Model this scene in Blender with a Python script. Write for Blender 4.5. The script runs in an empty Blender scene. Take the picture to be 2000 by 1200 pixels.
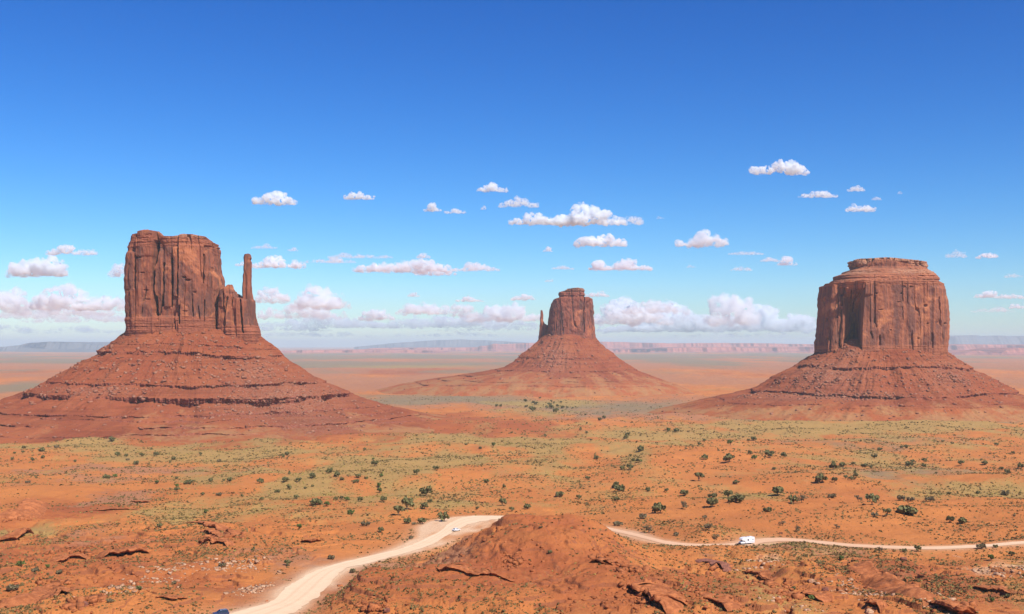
import bpy, bmesh, math, random
import numpy as np
from mathutils import Vector, Matrix

C = bpy.context.scene.collection
SC = bpy.context.scene
R = math.radians
F = 2144.0            # focal length of the photograph in its own pixels
HY = 674.0            # eye level in the photograph

# ------------------------------------------------------------------ camera
cd = bpy.data.cameras.new('camera')
cd.sensor_width = 36.0
cd.lens = 36.0 * F / 2000.0
cd.shift_y = (HY - 600.0) / 2000.0
cd.clip_start = 1.0
cd.clip_end = 400000.0
cam = bpy.data.objects.new('camera', cd)
cam.rotation_euler = (R(90), 0, 0)
C.objects.link(cam)
SC.camera = cam

# ------------------------------------------------------------------ light
SUN_EL, SUN_AZ = 50.0, 40.0      # height; degrees from straight behind the camera towards the right
sd = Vector((math.cos(R(SUN_EL)) * math.sin(R(SUN_AZ)), -math.cos(R(SUN_EL)) * math.cos(R(SUN_AZ)), math.sin(R(SUN_EL))))
w = bpy.data.worlds.new('World'); SC.world = w; w.use_nodes = True
nt = w.node_tree; nt.nodes.clear()
sky = nt.nodes.new('ShaderNodeTexSky'); sky.sky_type = 'NISHITA'; sky.sun_disc = False
sky.sun_elevation = R(SUN_EL)
sky.sun_rotation = math.atan2(sd.x, sd.y)
sky.altitude = 600; sky.air_density = 1.0; sky.dust_density = 0.35; sky.ozone_density = 2.6
hs = nt.nodes.new('ShaderNodeHueSaturation'); hs.inputs['Saturation'].default_value = 1.22
hs.inputs['Hue'].default_value = 0.497
bg = nt.nodes.new('ShaderNodeBackground'); bg.inputs[1].default_value = 0.12
wo = nt.nodes.new('ShaderNodeOutputWorld')
sp = nt.nodes.new('ShaderNodeSeparateColor'); cb = nt.nodes.new('ShaderNodeCombineColor')
nt.links.new(sky.outputs[0], hs.inputs['Color']); nt.links.new(hs.outputs[0], sp.inputs[0])
for k_, (gm_, fc_) in enumerate(((1.72, 0.158), (1.49, 0.287), (1.28, 0.555))):      # colour response of the clear desert sky
    pw_ = nt.nodes.new('ShaderNodeMath'); pw_.operation = 'POWER'; pw_.inputs[1].default_value = gm_
    ml_ = nt.nodes.new('ShaderNodeMath'); ml_.operation = 'MULTIPLY'; ml_.inputs[1].default_value = fc_
    nt.links.new(sp.outputs[k_], pw_.inputs[0]); nt.links.new(pw_.outputs[0], ml_.inputs[0]); nt.links.new(ml_.outputs[0], cb.inputs[k_])
nt.links.new(cb.outputs[0], bg.inputs[0]); nt.links.new(bg.outputs[0], wo.inputs[0])
sl = bpy.data.lights.new('sun', 'SUN'); sl.energy = 4.6; sl.angle = R(0.53); sl.color = (1.0, 0.955, 0.88)
so = bpy.data.objects.new('sun', sl); C.objects.link(so)
so.rotation_euler = sd.to_track_quat('Z', 'Y').to_euler()
SC.view_settings.view_transform = 'Standard'; SC.view_settings.look = 'None'
SC.view_settings.exposure = 0.35; SC.view_settings.gamma = 1.0
SC.cycles.max_bounces = 14; SC.cycles.diffuse_bounces = 1; SC.cycles.glossy_bounces = 2
SC.cycles.volume_bounces = 14; SC.cycles.transparent_max_bounces = 12
SC.cycles.use_denoising = True
SC.cycles.denoising_input_passes = 'RGB_ALBEDO_NORMAL'; SC.cycles.denoising_prefilter = 'ACCURATE'

# ------------------------------------------------------------------ noise
def _h(i, j, k, s):
    n = (i.astype(np.uint32) * np.uint32(374761393)) ^ (j.astype(np.uint32) * np.uint32(668265263)) ^ (k.astype(np.uint32) * np.uint32(2246822519)) ^ np.uint32((s * 3266489917) & 0xffffffff)
    n = (n ^ (n >> np.uint32(13))) * np.uint32(1274126177)
    n = (n ^ (n >> np.uint32(15))) * np.uint32(2654435761)
    return ((n ^ (n >> np.uint32(16))).astype(np.float64) / 4294967295.0) * 2 - 1

def vn3(x, y, z, s=0):
    x, y, z = np.broadcast_arrays(np.asarray(x, float), np.asarray(y, float), np.asarray(z, float))
    xi, yi, zi = np.floor(x).astype(np.int64), np.floor(y).astype(np.int64), np.floor(z).astype(np.int64)
    fx, fy, fz = x - xi, y - yi, z - zi
    fx = fx*fx*fx*(fx*(fx*6-15)+10); fy = fy*fy*fy*(fy*(fy*6-15)+10); fz = fz*fz*(3-2*fz)
    def L(a, b, t): return a + (b - a) * t
    c = lambda dx, dy, dz: _h(xi+dx, yi+dy, zi+dz, s)
    return L(L(L(c(0,0,0), c(1,0,0), fx), L(c(0,1,0), c(1,1,0), fx), fy), L(L(c(0,0,1), c(1,0,1), fx), L(c(0,1,1), c(1,1,1), fx), fy), fz)

def vn2(x, y, s=0):
    x, y = np.broadcast_arrays(np.asarray(x, float), np.asarray(y, float))
    xi, yi = np.floor(x).astype(np.int64), np.floor(y).astype(np.int64)
    fx, fy = x - xi, y - yi
    fx = fx*fx*fx*(fx*(fx*6-15)+10); fy = fy*fy*fy*(fy*(fy*6-15)+10)
    k = np.zeros_like(xi)
    a = _h(xi, yi, k, s); b = _h(xi+1, yi, k, s); c = _h(xi, yi+1, k, s); d = _h(xi+1, yi+1, k, s)
    return (a + (b-a)*fx) * (1-fy) + (c + (d-c)*fx) * fy

def fbm2(x, y, o=4, s=0, g=0.5):
    t = 0; a = 1; n = 0
    for k in range(o):
        t = t + a * vn2(x, y, s + k * 17); n += a
        x, y = 1.62*x + 1.18*y + 3.1, -1.18*x + 1.62*y + 7.7
        a *= g
    return t / n * 1.5

def fbm3(x, y, z, o=4, s=0, g=0.5):
    t = 0; a = 1; n = 0
    for k in range(o):
        t = t + a * vn3(x, y, z, s + k * 17); n += a
        x, y, z = x*2.03 + 1.7, y*2.01 + 5.2, z*2.02 + 9.1
        a *= g
    return t / n * 1.5

def sst(e0, e1, x):
    t = np.clip((x - e0) / (e1 - e0), 0, 1)
    return t*t*(3-2*t)

# ------------------------------------------------------------------ objects and meshes
def tag(o, label=None, cat=None, group=None, kind=None):
    if label: o['label'] = label
    if cat: o['category'] = cat
    if group: o['group'] = group
    if kind: o['kind'] = kind
    return o

def empty(name, loc=(0, 0, 0), rz=0.0):
    o = bpy.data.objects.new(name, None); C.objects.link(o)
    o.location = loc; o.rotation_euler = (0, 0, rz)
    return o

def link(name, me, mat, parent=None, smooth=False):
    if mat is not None: me.materials.append(mat)
    o = bpy.data.objects.new(name, me); C.objects.link(o)
    if parent is not None: o.parent = parent
    if smooth:
        me.polygons.foreach_set('use_smooth', np.ones(len(me.polygons), bool))
    return o

def raw_mesh(name, V, Q, attrs=None, sides=4):
    me = bpy.data.meshes.new(name)
    V = np.ascontiguousarray(V, dtype=np.float32).reshape(-1, 3)
    Q = np.ascontiguousarray(Q, dtype=np.int32).reshape(-1, sides)
    me.vertices.add(len(V)); me.vertices.foreach_set('co', V.ravel())
    me.loops.add(Q.size); me.loops.foreach_set('vertex_index', Q.ravel())
    me.polygons.add(len(Q))
    me.polygons.foreach_set('loop_start', np.arange(0, Q.size, sides, dtype=np.int32))
    me.polygons.foreach_set('loop_total', np.full(len(Q), sides, dtype=np.int32))
    me.update(calc_edges=True)
    if attrs:
        for k, a in attrs.items():
            a = np.asarray(a, np.float32)
            if a.shape[-1] == 3 and a.size == 3*len(V):
                a = a.reshape(-1, 3)
                at = me.attributes.new(k, 'FLOAT_VECTOR', 'POINT'); at.data.foreach_set('vector', a.ravel())
            else:
                at = me.attributes.new(k, 'FLOAT', 'POINT'); at.data.foreach_set('value', a.ravel())
    return me

def grid_quads(nr, nc, wrap=False, flip=False):
    i = np.arange(nr - 1)[:, None]; m = nc if wrap else nc - 1
    j = np.arange(m)[None, :]; j2 = (j + 1) % nc
    a = i * nc + j; b = i * nc + j2; c = (i + 1) * nc + j2; d = (i + 1) * nc + j
    q = np.stack([a, b, c, d], -1).reshape(-1, 4)
    return q[:, ::-1] if flip else q

class MB:
    """collects shapes and links them as one mesh object"""
    def __init__(s): s.bm = bmesh.new()
    def box(s, x0, x1, y0, y1, z0, z1, bev=0.0):
        r = bmesh.ops.create_cube(s.bm, size=1.0)
        for v in r['verts']:
            v.co = Vector((x0 + (v.co.x+.5)*(x1-x0), y0 + (v.co.y+.5)*(y1-y0), z0 + (v.co.z+.5)*(z1-z0)))
        if bev > 0:
            es = list({e for v in r['verts'] for e in v.link_edges})
            bmesh.ops.bevel(s.bm, geom=es, offset=bev, segments=2, affect='EDGES', profile=0.5)
        return s
    def prism(s, prof, y0, y1, bev=0.0, inset=None):
        """profile in x-z, extruded along y; inset(x,z)->factor narrows it"""
        a = []; b = []
        for (x, z) in prof:
            k = inset(x, z) if inset else 0.0
            a.append(s.bm.verts.new((x, y0 + k, z))); b.append(s.bm.verts.new((x, y1 - k, z)))
        n = len(prof); fs = [s.bm.faces.new(a), s.bm.faces.new(b[::-1])]
        for i in range(n):
            fs.append(s.bm.faces.new((a[i], b[i], b[(i+1) % n], a[(i+1) % n])))
        if bev > 0:
            es = list({e for f in fs for e in f.edges})
            bmesh.ops.bevel(s.bm, geom=es, offset=bev, segments=2, affect='EDGES', profile=0.5)
        return s
    def tube(s, p0, p1, r0, r1, n=12, caps=True):
        p0 = Vector(p0); p1 = Vector(p1); d = p1 - p0
        m = d.to_track_quat('Z', 'Y').to_matrix().to_4x4(); m.translation = (p0 + p1) / 2
        bmesh.ops.create_cone(s.bm, cap_ends=caps, segments=n, radius1=r0, radius2=r1, depth=d.length, matrix=m)
        return s
    def quad(s, pts):
        s.bm.faces.new([s.bm.verts.new(p) for p in pts]); return s
    def build(s, name, mat, parent=None, smooth=False):
        bmesh.ops.recalc_face_normals(s.bm, faces=s.bm.faces)
        me = bpy.data.meshes.new(name); s.bm.to_mesh(me); s.bm.free()
        return link(name, me, mat, parent, smooth)

# ------------------------------------------------------------------ materials
def mat_new(name):
    m = bpy.data.materials.new(name); m.use_nodes = True
    t = m.node_tree; b = t.nodes['Principled BSDF']
    return m, t, b

def plain(name, col, rough=0.6, metal=0.0, spec=0.3, noise=0.08):
    m, t, b = mat_new(name)
    n = t.nodes.new('ShaderNodeTexNoise'); n.inputs['Scale'].default_value = 6.0
    tc = t.nodes.new('ShaderNodeTexCoord'); t.links.new(tc.outputs['Object'], n.inputs['Vector'])
    mx = t.nodes.new('ShaderNodeMix'); mx.data_type = 'RGBA'
    mx.inputs['A'].default_value = (*[c*(1-noise) for c in col], 1); mx.inputs['B'].default_value = (*[min(1, c*(1+noise)) for c in col], 1)
    t.links.new(n.outputs['Fac'], mx.inputs['Factor']); t.links.new(mx.outputs['Result'], b.inputs['Base Color'])
    b.inputs['Roughness'].default_value = rough; b.inputs['Metallic'].default_value = metal
    b.inputs['Specular IOR Level'].default_value = spec
    return m

class NT:
    """small helper for node graphs"""
    def __init__(s, t): s.t = t
    def n(s, ty, **kw):
        x = s.t.nodes.new(ty)
        for k, v in kw.items(): setattr(x, k, v)
        return x
    def lk(s, a, b): s.t.links.new(a, b)
    def put(s, sock, v):
        if isinstance(v, bpy.types.NodeSocket): s.lk(v, sock)
        elif isinstance(v, (tuple, list)) and len(v) == 3 and sock.type == 'RGBA': sock.default_value = (*v, 1)
        else: sock.default_value = v
    def pos(s):
        return s.n('ShaderNodeNewGeometry').outputs['Position']
    def mapv(s, v, sc, loc=(0, 0, 0)):
        m = s.n('ShaderNodeMapping'); s.lk(v, m.inputs['Vector']); m.inputs['Scale'].default_value = sc; m.inputs['Location'].default_value = loc
        return m.outputs[0]
    def noise(s, v, scale, detail=4, rough=0.55, dist=0.0):
        x = s.n('ShaderNodeTexNoise'); s.lk(v, x.inputs['Vector'])
        x.inputs['Scale'].default_value = scale; x.inputs['Detail'].default_value = detail
        x.inputs['Roughness'].default_value = rough; x.inputs['Distortion'].default_value = dist
        return x.outputs['Fac']
    def ramp(s, f, lo, hi):
        x = s.n('ShaderNodeMapRange'); x.interpolation_type = 'SMOOTHSTEP'
        s.put(x.inputs['Value'], f); x.inputs['From Min'].default_value = lo; x.inputs['From Max'].default_value = hi
        return x.outputs['Result']
    def mix(s, f, a, b):
        x = s.n('ShaderNodeMix', data_type='RGBA')
        s.put(x.inputs['Factor'], f); s.put(x.inputs['A'], a); s.put(x.inputs['B'], b)
        return x.outputs['Result']
    def math(s, op, a, b=0.0):
        x = s.n('ShaderNodeMath', operation=op); s.put(x.inputs[0], a); s.put(x.inputs[1], b)
        return x.outputs[0]
    def attr(s, name):
        x = s.n('ShaderNodeAttribute', attribute_name=name); return x
    def bump(s, h, strength, dist, prev=None):
        x = s.n('ShaderNodeBump'); s.lk(h, x.inputs['Height']); x.inputs['Strength'].default_value = strength; x.inputs['Distance'].default_value = dist
        if prev is not None: s.lk(prev, x.inputs['Normal'])
        return x.outputs[0]

ORANGE = (0.560, 0.200, 0.056)
REDSOIL = (0.400, 0.118, 0.038)
BRICK = (0.330, 0.092, 0.038)
GRASS = (0.410, 0.245, 0.085)
SAGE = (0.235, 0.185, 0.105)
PALE = (0.700, 0.430, 0.240)
BROWN = (0.400, 0.175, 0.085)

def ground_material():
    m, t, b = mat_new('desert_ground'); g = NT(t); p = g.pos()
    w1 = g.attr('mask_a'); w2 = g.attr('mask_b')
    s1 = g.n('ShaderNodeSeparateXYZ'); g.lk(w1.outputs['Vector'], s1.inputs[0])
    s2 = g.n('ShaderNodeSeparateXYZ'); g.lk(w2.outputs['Vector'], s2.inputs[0])
    big = g.noise(p, 0.012, 5, 0.6); big2 = g.noise(p, 0.02, 6, 0.75, 0.5); mid = g.noise(p, 0.07, 5, 0.65); fine = g.noise(p, 0.45, 5, 0.7); vfine = g.noise(p, 1.9, 3, 0.7)
    col = g.mix(g.ramp(big, 0.35, 0.65), ORANGE, tuple(a*0.6+b_*0.4 for a, b_ in zip(ORANGE, REDSOIL)))
    def masked(mask, n, lo, hi):
        # a soft-edged patch broken up by noise
        return g.ramp(g.math('ADD', mask, g.math('MULTIPLY', g.math('SUBTRACT', n, 0.5), 1.5)), lo, hi)
    col = g.mix(masked(s1.outputs[1], g.mix(0.5, mid, big2), 0.15, 0.85), col, g.mix(fine, BRICK, REDSOIL))
    col = g.mix(g.math('MULTIPLY', masked(s2.outputs[1], mid, 0.30, 0.65), 0.85), col, BROWN)
    col = g.mix(g.math('MULTIPLY', masked(s2.outputs[0], g.mix(0.5, fine, big2), 0.2, 0.8), 0.85), col, SAGE)
    col = g.mix(g.math('MULTIPLY', masked(s1.outputs[0], g.mix(0.5, fine, big2), 0.12, 0.62), 0.85), col, g.mix(g.ramp(fine, 0.35, 0.65), GRASS, (0.35, 0.245, 0.078)))
    col = g.mix(g.math('MULTIPLY', masked(s1.outputs[2], mid, 0.35, 0.85), 0.75), col, PALE)
    # small darker tussocks and stones on the soil, lighter sand between
    col = g.mix(g.math('MULTIPLY', g.ramp(vfine, 0.57, 0.72), 0.45), col, (0.22, 0.10, 0.045))
    col = g.mix(g.math('MULTIPLY', g.ramp(fine, 0.60, 0.78), 0.28), col, (0.62, 0.33, 0.16))
    col = g.mix(g.math('MULTIPLY', g.ramp(fine, 0.44, 0.28), 0.35), col, (0.33, 0.10, 0.045))
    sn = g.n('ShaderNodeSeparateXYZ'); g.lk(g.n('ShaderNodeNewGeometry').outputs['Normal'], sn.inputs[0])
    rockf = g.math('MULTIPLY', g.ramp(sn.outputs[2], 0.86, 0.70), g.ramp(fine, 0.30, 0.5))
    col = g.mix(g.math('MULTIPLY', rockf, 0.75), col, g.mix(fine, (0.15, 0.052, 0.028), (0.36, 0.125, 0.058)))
    col = g.mix(s2.outputs[2], col, g.mix(mid, (0.74, 0.47, 0.27), (0.80, 0.55, 0.34)))
    g.lk(col, b.inputs['Base Color'])
    b.inputs['Roughness'].default_value = 0.95; b.inputs['Specular IOR Level'].default_value = 0.08
    n1 = g.bump(g.noise(p, 0.35, 6, 0.7), 0.9, 1.1)
    n2 = g.bump(g.noise(p, 1.6, 4, 0.7), 0.6, 0.25, n1)
    g.lk(n2, b.inputs['Normal'])
    return m

def cliff_material(name, base, dark, fresh, seed, scale=1.0):
    m, t, b = mat_new(name); g = NT(t); p = g.mapv(g.pos(), (1, 1, 1), (seed*131.0, seed*57.0, seed*13.0))
    str1 = g.noise(g.mapv(p, (0.11*scale, 0.11*scale, 0.010*scale)), 1.0, 6, 0.65, 0.4)
    str2 = g.noise(g.mapv(p, (0.42*scale, 0.42*scale, 0.03*scale)), 1.0, 4, 0.7)
    blob = g.noise(p, 0.028*scale, 5, 0.6, 0.6)
    lay = g.noise(g.mapv(p, (0.012, 0.012, 0.55*scale)), 1.0, 4, 0.7)
    fine = g.noise(p, 0.5, 5, 0.7)
    col = g.mix(g.ramp(str1, 0.38, 0.60), dark, base)
    col = g.mix(g.math('MULTIPLY', g.ramp(str2, 0.50, 0.68), 0.5), col, dark)
    col = g.mix(g.math('MULTIPLY', g.ramp(blob, 0.53, 0.66), 0.85), col, fresh)
    band = g.attr('band').outputs['Fac']
    lc = g.mix(g.ramp(lay, 0.42, 0.6), tuple(c*0.72 for c in base), tuple(min(1, c*1.25) for c in base))
    col = g.mix(g.math('MULTIPLY', band, 0.75), col, lc)
    col = g.mix(g.math('MULTIPLY', g.ramp(fine, 0.5, 0.75), 0.35), col, tuple(c*0.55 for c in base))
    pale = g.attr('pale').outputs['Fac']
    col = g.mix(g.math('MULTIPLY', pale, g.ramp(fine, 0.40, 0.62)), col, (0.52, 0.37, 0.23))
    g.lk(col, b.inputs['Base Color'])
    b.inputs['Roughness'].default_value = 0.9; b.inputs['Specular IOR Level'].default_value = 0.1
    n1 = g.bump(str2, 0.7, 2.0); n2 = g.bump(fine, 0.5, 0.8, n1)
    g.lk(n2, b.inputs['Normal'])
    return m

def talus_material(name, base, redder, seed):
    m, t, b = mat_new(name); g = NT(t); p = g.mapv(g.pos(), (1, 1, 1), (seed*71.0, seed*37.0, 0.0))
    big = g.noise(p, 0.02, 5, 0.65); mid = g.noise(p, 0.14, 5, 0.7); fine = g.noise(p, 0.7, 4, 0.75)
    lay = g.noise(g.mapv(p, (0.006, 0.006, 0.26)), 1.0, 5, 0.7)
    col = g.mix(g.ramp(big, 0.38, 0.62), base, redder)
    col = g.mix(g.math('MULTIPLY', g.ramp(lay, 0.50, 0.58), 0.55), col, tuple(c*0.66 for c in redder))
    col = g.mix(g.math('MULTIPLY', g.ramp(mid, 0.52, 0.68), 0.35), col, tuple(c*0.62 for c in base))
    col = g.mix(g.math('MULTIPLY', g.ramp(fine, 0.60, 0.78), 0.55), col, (0.43, 0.19, 0.11))
    col = g.mix(g.math('MULTIPLY', g.ramp(fine, 0.42, 0.25), 0.5), col, (0.19, 0.060, 0.040))
    scr = g.attr('scree').outputs['Fac']
    col = g.mix(g.math('MULTIPLY', scr, g.ramp(g.noise(p, 0.35, 4, 0.8), 0.42, 0.62)), col, (0.36, 0.180, 0.110))
    toe = g.attr('toe').outputs['Fac']
    tf = g.ramp(g.math('ADD', toe, g.math('MULTIPLY', g.math('SUBTRACT', mid, 0.5), 1.6)), 0.25, 0.9)
    col = g.mix(g.math('MULTIPLY', tf, 0.85), col, g.mix(g.ramp(big, 0.4, 0.6), g.mix(fine, BRICK, REDSOIL), g.mix(fine, (0.44, 0.17, 0.065), (0.33, 0.20, 0.085))))
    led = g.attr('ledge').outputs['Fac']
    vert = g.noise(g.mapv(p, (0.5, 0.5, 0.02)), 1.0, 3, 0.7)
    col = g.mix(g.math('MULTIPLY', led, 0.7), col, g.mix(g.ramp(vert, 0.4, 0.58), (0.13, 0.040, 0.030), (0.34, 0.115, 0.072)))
    g.lk(col, b.inputs['Base Color'])
    b.inputs['Roughness'].default_value = 0.95; b.inputs['Specular IOR Level'].default_value = 0.08
    n1 = g.bump(mid, 0.6, 2.2); n2 = g.bump(fine, 0.7, 0.7, n1)
    g.lk(n2, b.inputs['Normal'])
    return m

def rock_material(name, a, c, scale=0.5):
    m, t, b = mat_new(name); g = NT(t); p = g.pos()
    n = g.noise(p, scale, 5, 0.7); l = g.noise(g.mapv(p, (0.3, 0.3, 2.6)), 1.0, 4, 0.7); q = g.noise(p, scale*6, 4, 0.7)
    col = g.mix(g.ramp(n, 0.38, 0.62), a, c)
    col = g.mix(g.math('MULTIPLY', g.ramp(l, 0.5, 0.62), 0.5), col, tuple(v*0.55 for v in a))
    col = g.mix(g.math('MULTIPLY', g.ramp(q, 0.5, 0.72), 0.4), col, tuple(v*0.6 for v in c))
    g.lk(col, b.inputs['Base Color'])
    b.inputs['Roughness'].default_value = 0.92; b.inputs['Specular IOR Level'].default_value = 0.08
    g.lk(g.bump(q, 0.7, 0.3), b.inputs['Normal'])
    return m

def foliage_material(name, a, c):
    m, t, b = mat_new(name); g = NT(t); p = g.pos()
    oi = g.n('ShaderNodeObjectInfo')
    col = g.mix(g.ramp(g.noise(p, 1.3, 3, 0.6), 0.35, 0.65), a, c)
    col = g.mix(g.math('MULTIPLY', oi.outputs['Random'], 0.35), col, (0.13, 0.10, 0.045))
    g.lk(col, b.inputs['Base Color'])
    b.inputs['Roughness'].default_value = 0.8; b.inputs['Specular IOR Level'].default_value = 0.15
    return m

M_GROUND = ground_material()
M_CLIFF_W = cliff_material('west_cliff_rock', (0.330, 0.105, 0.052), (0.155, 0.068, 0.048), (0.53, 0.185, 0.078), 1)
M_CLIFF_E = cliff_material('east_cliff_rock', (0.31, 0.095, 0.052), (0.160, 0.068, 0.048), (0.48, 0.160, 0.072), 2, 0.8)
M_CLIFF_M = cliff_material('broad_cliff_rock', (0.370, 0.128, 0.062), (0.190, 0.080, 0.054), (0.54, 0.200, 0.086), 3)
M_TALUS = talus_material('talus_earth', (0.315, 0.092, 0.036), (0.275, 0.070, 0.028), 1)
M_ROCK = rock_material('red_ledge_rock', (0.33, 0.105, 0.040), (0.50, 0.170, 0.062))
M_DROCK = rock_material('dark_boulder_rock', (0.20, 0.085, 0.060), (0.36, 0.140, 0.085), 1.2)
M_PROCK = rock_material('pale_rubble_rock', (0.44, 0.22, 0.12), (0.64, 0.40, 0.24), 0.6)
M_LEAF = foliage_material('juniper_foliage', (0.110, 0.108, 0.038), (0.250, 0.215, 0.082))
M_LEAFB = foliage_material('bright_foliage', (0.100, 0.150, 0.034), (0.180, 0.210, 0.055))
M_LEAFG = foliage_material('dry_foliage', (0.135, 0.105, 0.060), (0.24, 0.175, 0.085))
M_BARK = plain('juniper_bark', (0.16, 0.105, 0.070), 0.95, noise=0.3)
M_TUFT = rock_material('scrub_tufts', (0.135, 0.095, 0.036), (0.28, 0.195, 0.075), 0.2)
M_TUFTG = rock_material('grass_tufts', (0.42, 0.30, 0.085), (0.32, 0.25, 0.070), 0.2)

# ------------------------------------------------------------------ land surface
_BD = np.array([0, 4, 7, 20, 60, 100, 200, 250, 310, 420, 510, 640, 760, 1080, 1520, 2200, 3000, 4300, 6200, 10000, 17000, 30000, 60000, 90000.0])
_BZ = np.array([-1.7, -1.7, -6, -20, -40, -52, -68, -74, -79, -85.5, -90, -96.5, -102, -115, -126, -131, -134, -136, -138, -142, -146, -150, -160, -165.0])
_LD = np.log(_BD + 3.0)
def base_z(d):
    return np.interp(np.log(np.maximum(d, 0) + 3.0), _LD, _BZ)
def flat_py(d):
    return HY - F * base_z(d) / np.maximum(d, 1.0)
def deff(x, y):
    return np.sqrt(y*y + 0.15*x*x)

def blob(x, y, cx, cy, sx, sy, rot=0.0, p=2.0):
    c, s = math.cos(rot), math.sin(rot)
    u = ((x-cx)*c + (y-cy)*s) / sx; v = (-(x-cx)*s + (y-cy)*c) / sy
    return np.exp(-np.power(u*u + v*v, p/2))

# road edges read off the photograph, (upper edge, lower edge) pairs in its pixels
ROAD_L = [((250,1262),(470,1262)), ((330,1235),(520,1240)), ((400,1212),(545,1215)), ((457,1197),(572,1197)), ((529,1175),(603,1178)), ((563,1147),(632,1157)), ((585,1132),(655,1129)), ((616,1116),(677,1110)),
          ((659,1102),(708,1104)), ((715,1088),(752,1092)), ((780,1073),(797,1080)), ((823,1057),(840,1066)), ((857,1039),(870,1049)), ((880,1022),(893,1036)),
          ((901,1012.5),(915,1025)), ((925,1008.5),(947,1018)), ((969,1008.5),(980,1014)), ((1010,1010),(1012,1014.5))]
ROAD_R = [(1110,1022,2.8), (1160,1028,2.8), (1200,1036,2.8), (1240,1045,3.0), (1300,1060,3.2), (1360,1067,4.0), (1424,1067,5.0), (1464,1062,5.0), (1496,1056,4.2), (1540,1055,3.0), (1600,1060,2.8), (1680,1067,2.8), (1800,1071,2.8), (1900,1068,2.8), (2000,1060,2.6), (2080,1052,2.6), (2160,1044,2.5), (2260, 1032, 2.5)]
def flat_hit(px, py):
    """where the ray of a photo point meets the smooth base profile"""
    ds = np.geomspace(200, 60000, 6000); xs = (px-1000)/F*ds
    zz = -(py-HY)/F*ds; b = base_z(deff(xs, ds))
    k = int(np.argmax(zz < b)); return np.array([xs[k], ds[k]])
def road_strip():
    up = []; lo = []
    for (a, b) in ROAD_L:
        up.append(flat_hit(*a)); lo.append(flat_hit(*b))
    for (x, y, h) in ROAD_R:
        up.append(flat_hit(x, y-h)); lo.append(flat_hit(x, y+h))
    up = np.array(up); lo = np.array(lo)
    def cr(P, n=14):
        out = []
        for i in range(len(P)-1):
            p0, p1, p2, p3 = P[max(i-1,0)], P[i], P[i+1], P[min(i+2,len(P)-1)]
            for k in range(n):
                t = k/n
                out.append(0.5*((2*p1)+(-p0+p2)*t+(2*p0-5*p1+4*p2-p3)*t*t+(-p0+3*p1-3*p2+p3)*t**3))
        out.append(P[-1]); return np.array(out)
    return cr(up), cr(lo)
RUP, RLO = road_strip()
RC = (RUP + RLO) / 2; RW = np.linalg.norm(RUP - RLO, axis=1) / 2

def road_dist(x, y):
    """distance outside the road edge, for points that may be near it"""
    sh = x.shape; x = x.ravel(); y = y.ravel(); out = np.full(x.shape, 999.0)
    near = (y > 150) & (y < 760) & (np.abs(x) < 520)
    idx = np.nonzero(near)[0]
    for s in range(0, len(idx), 60000):
        ii = idx[s:s+60000]
        dx = x[ii, None] - RC[None, ::3, 0]; dy = y[ii, None] - RC[None, ::3, 1]
        d = np.sqrt(dx*dx + dy*dy) - RW[None, ::3]
        out[ii] = d.min(1)
    return out.reshape(sh)

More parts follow.
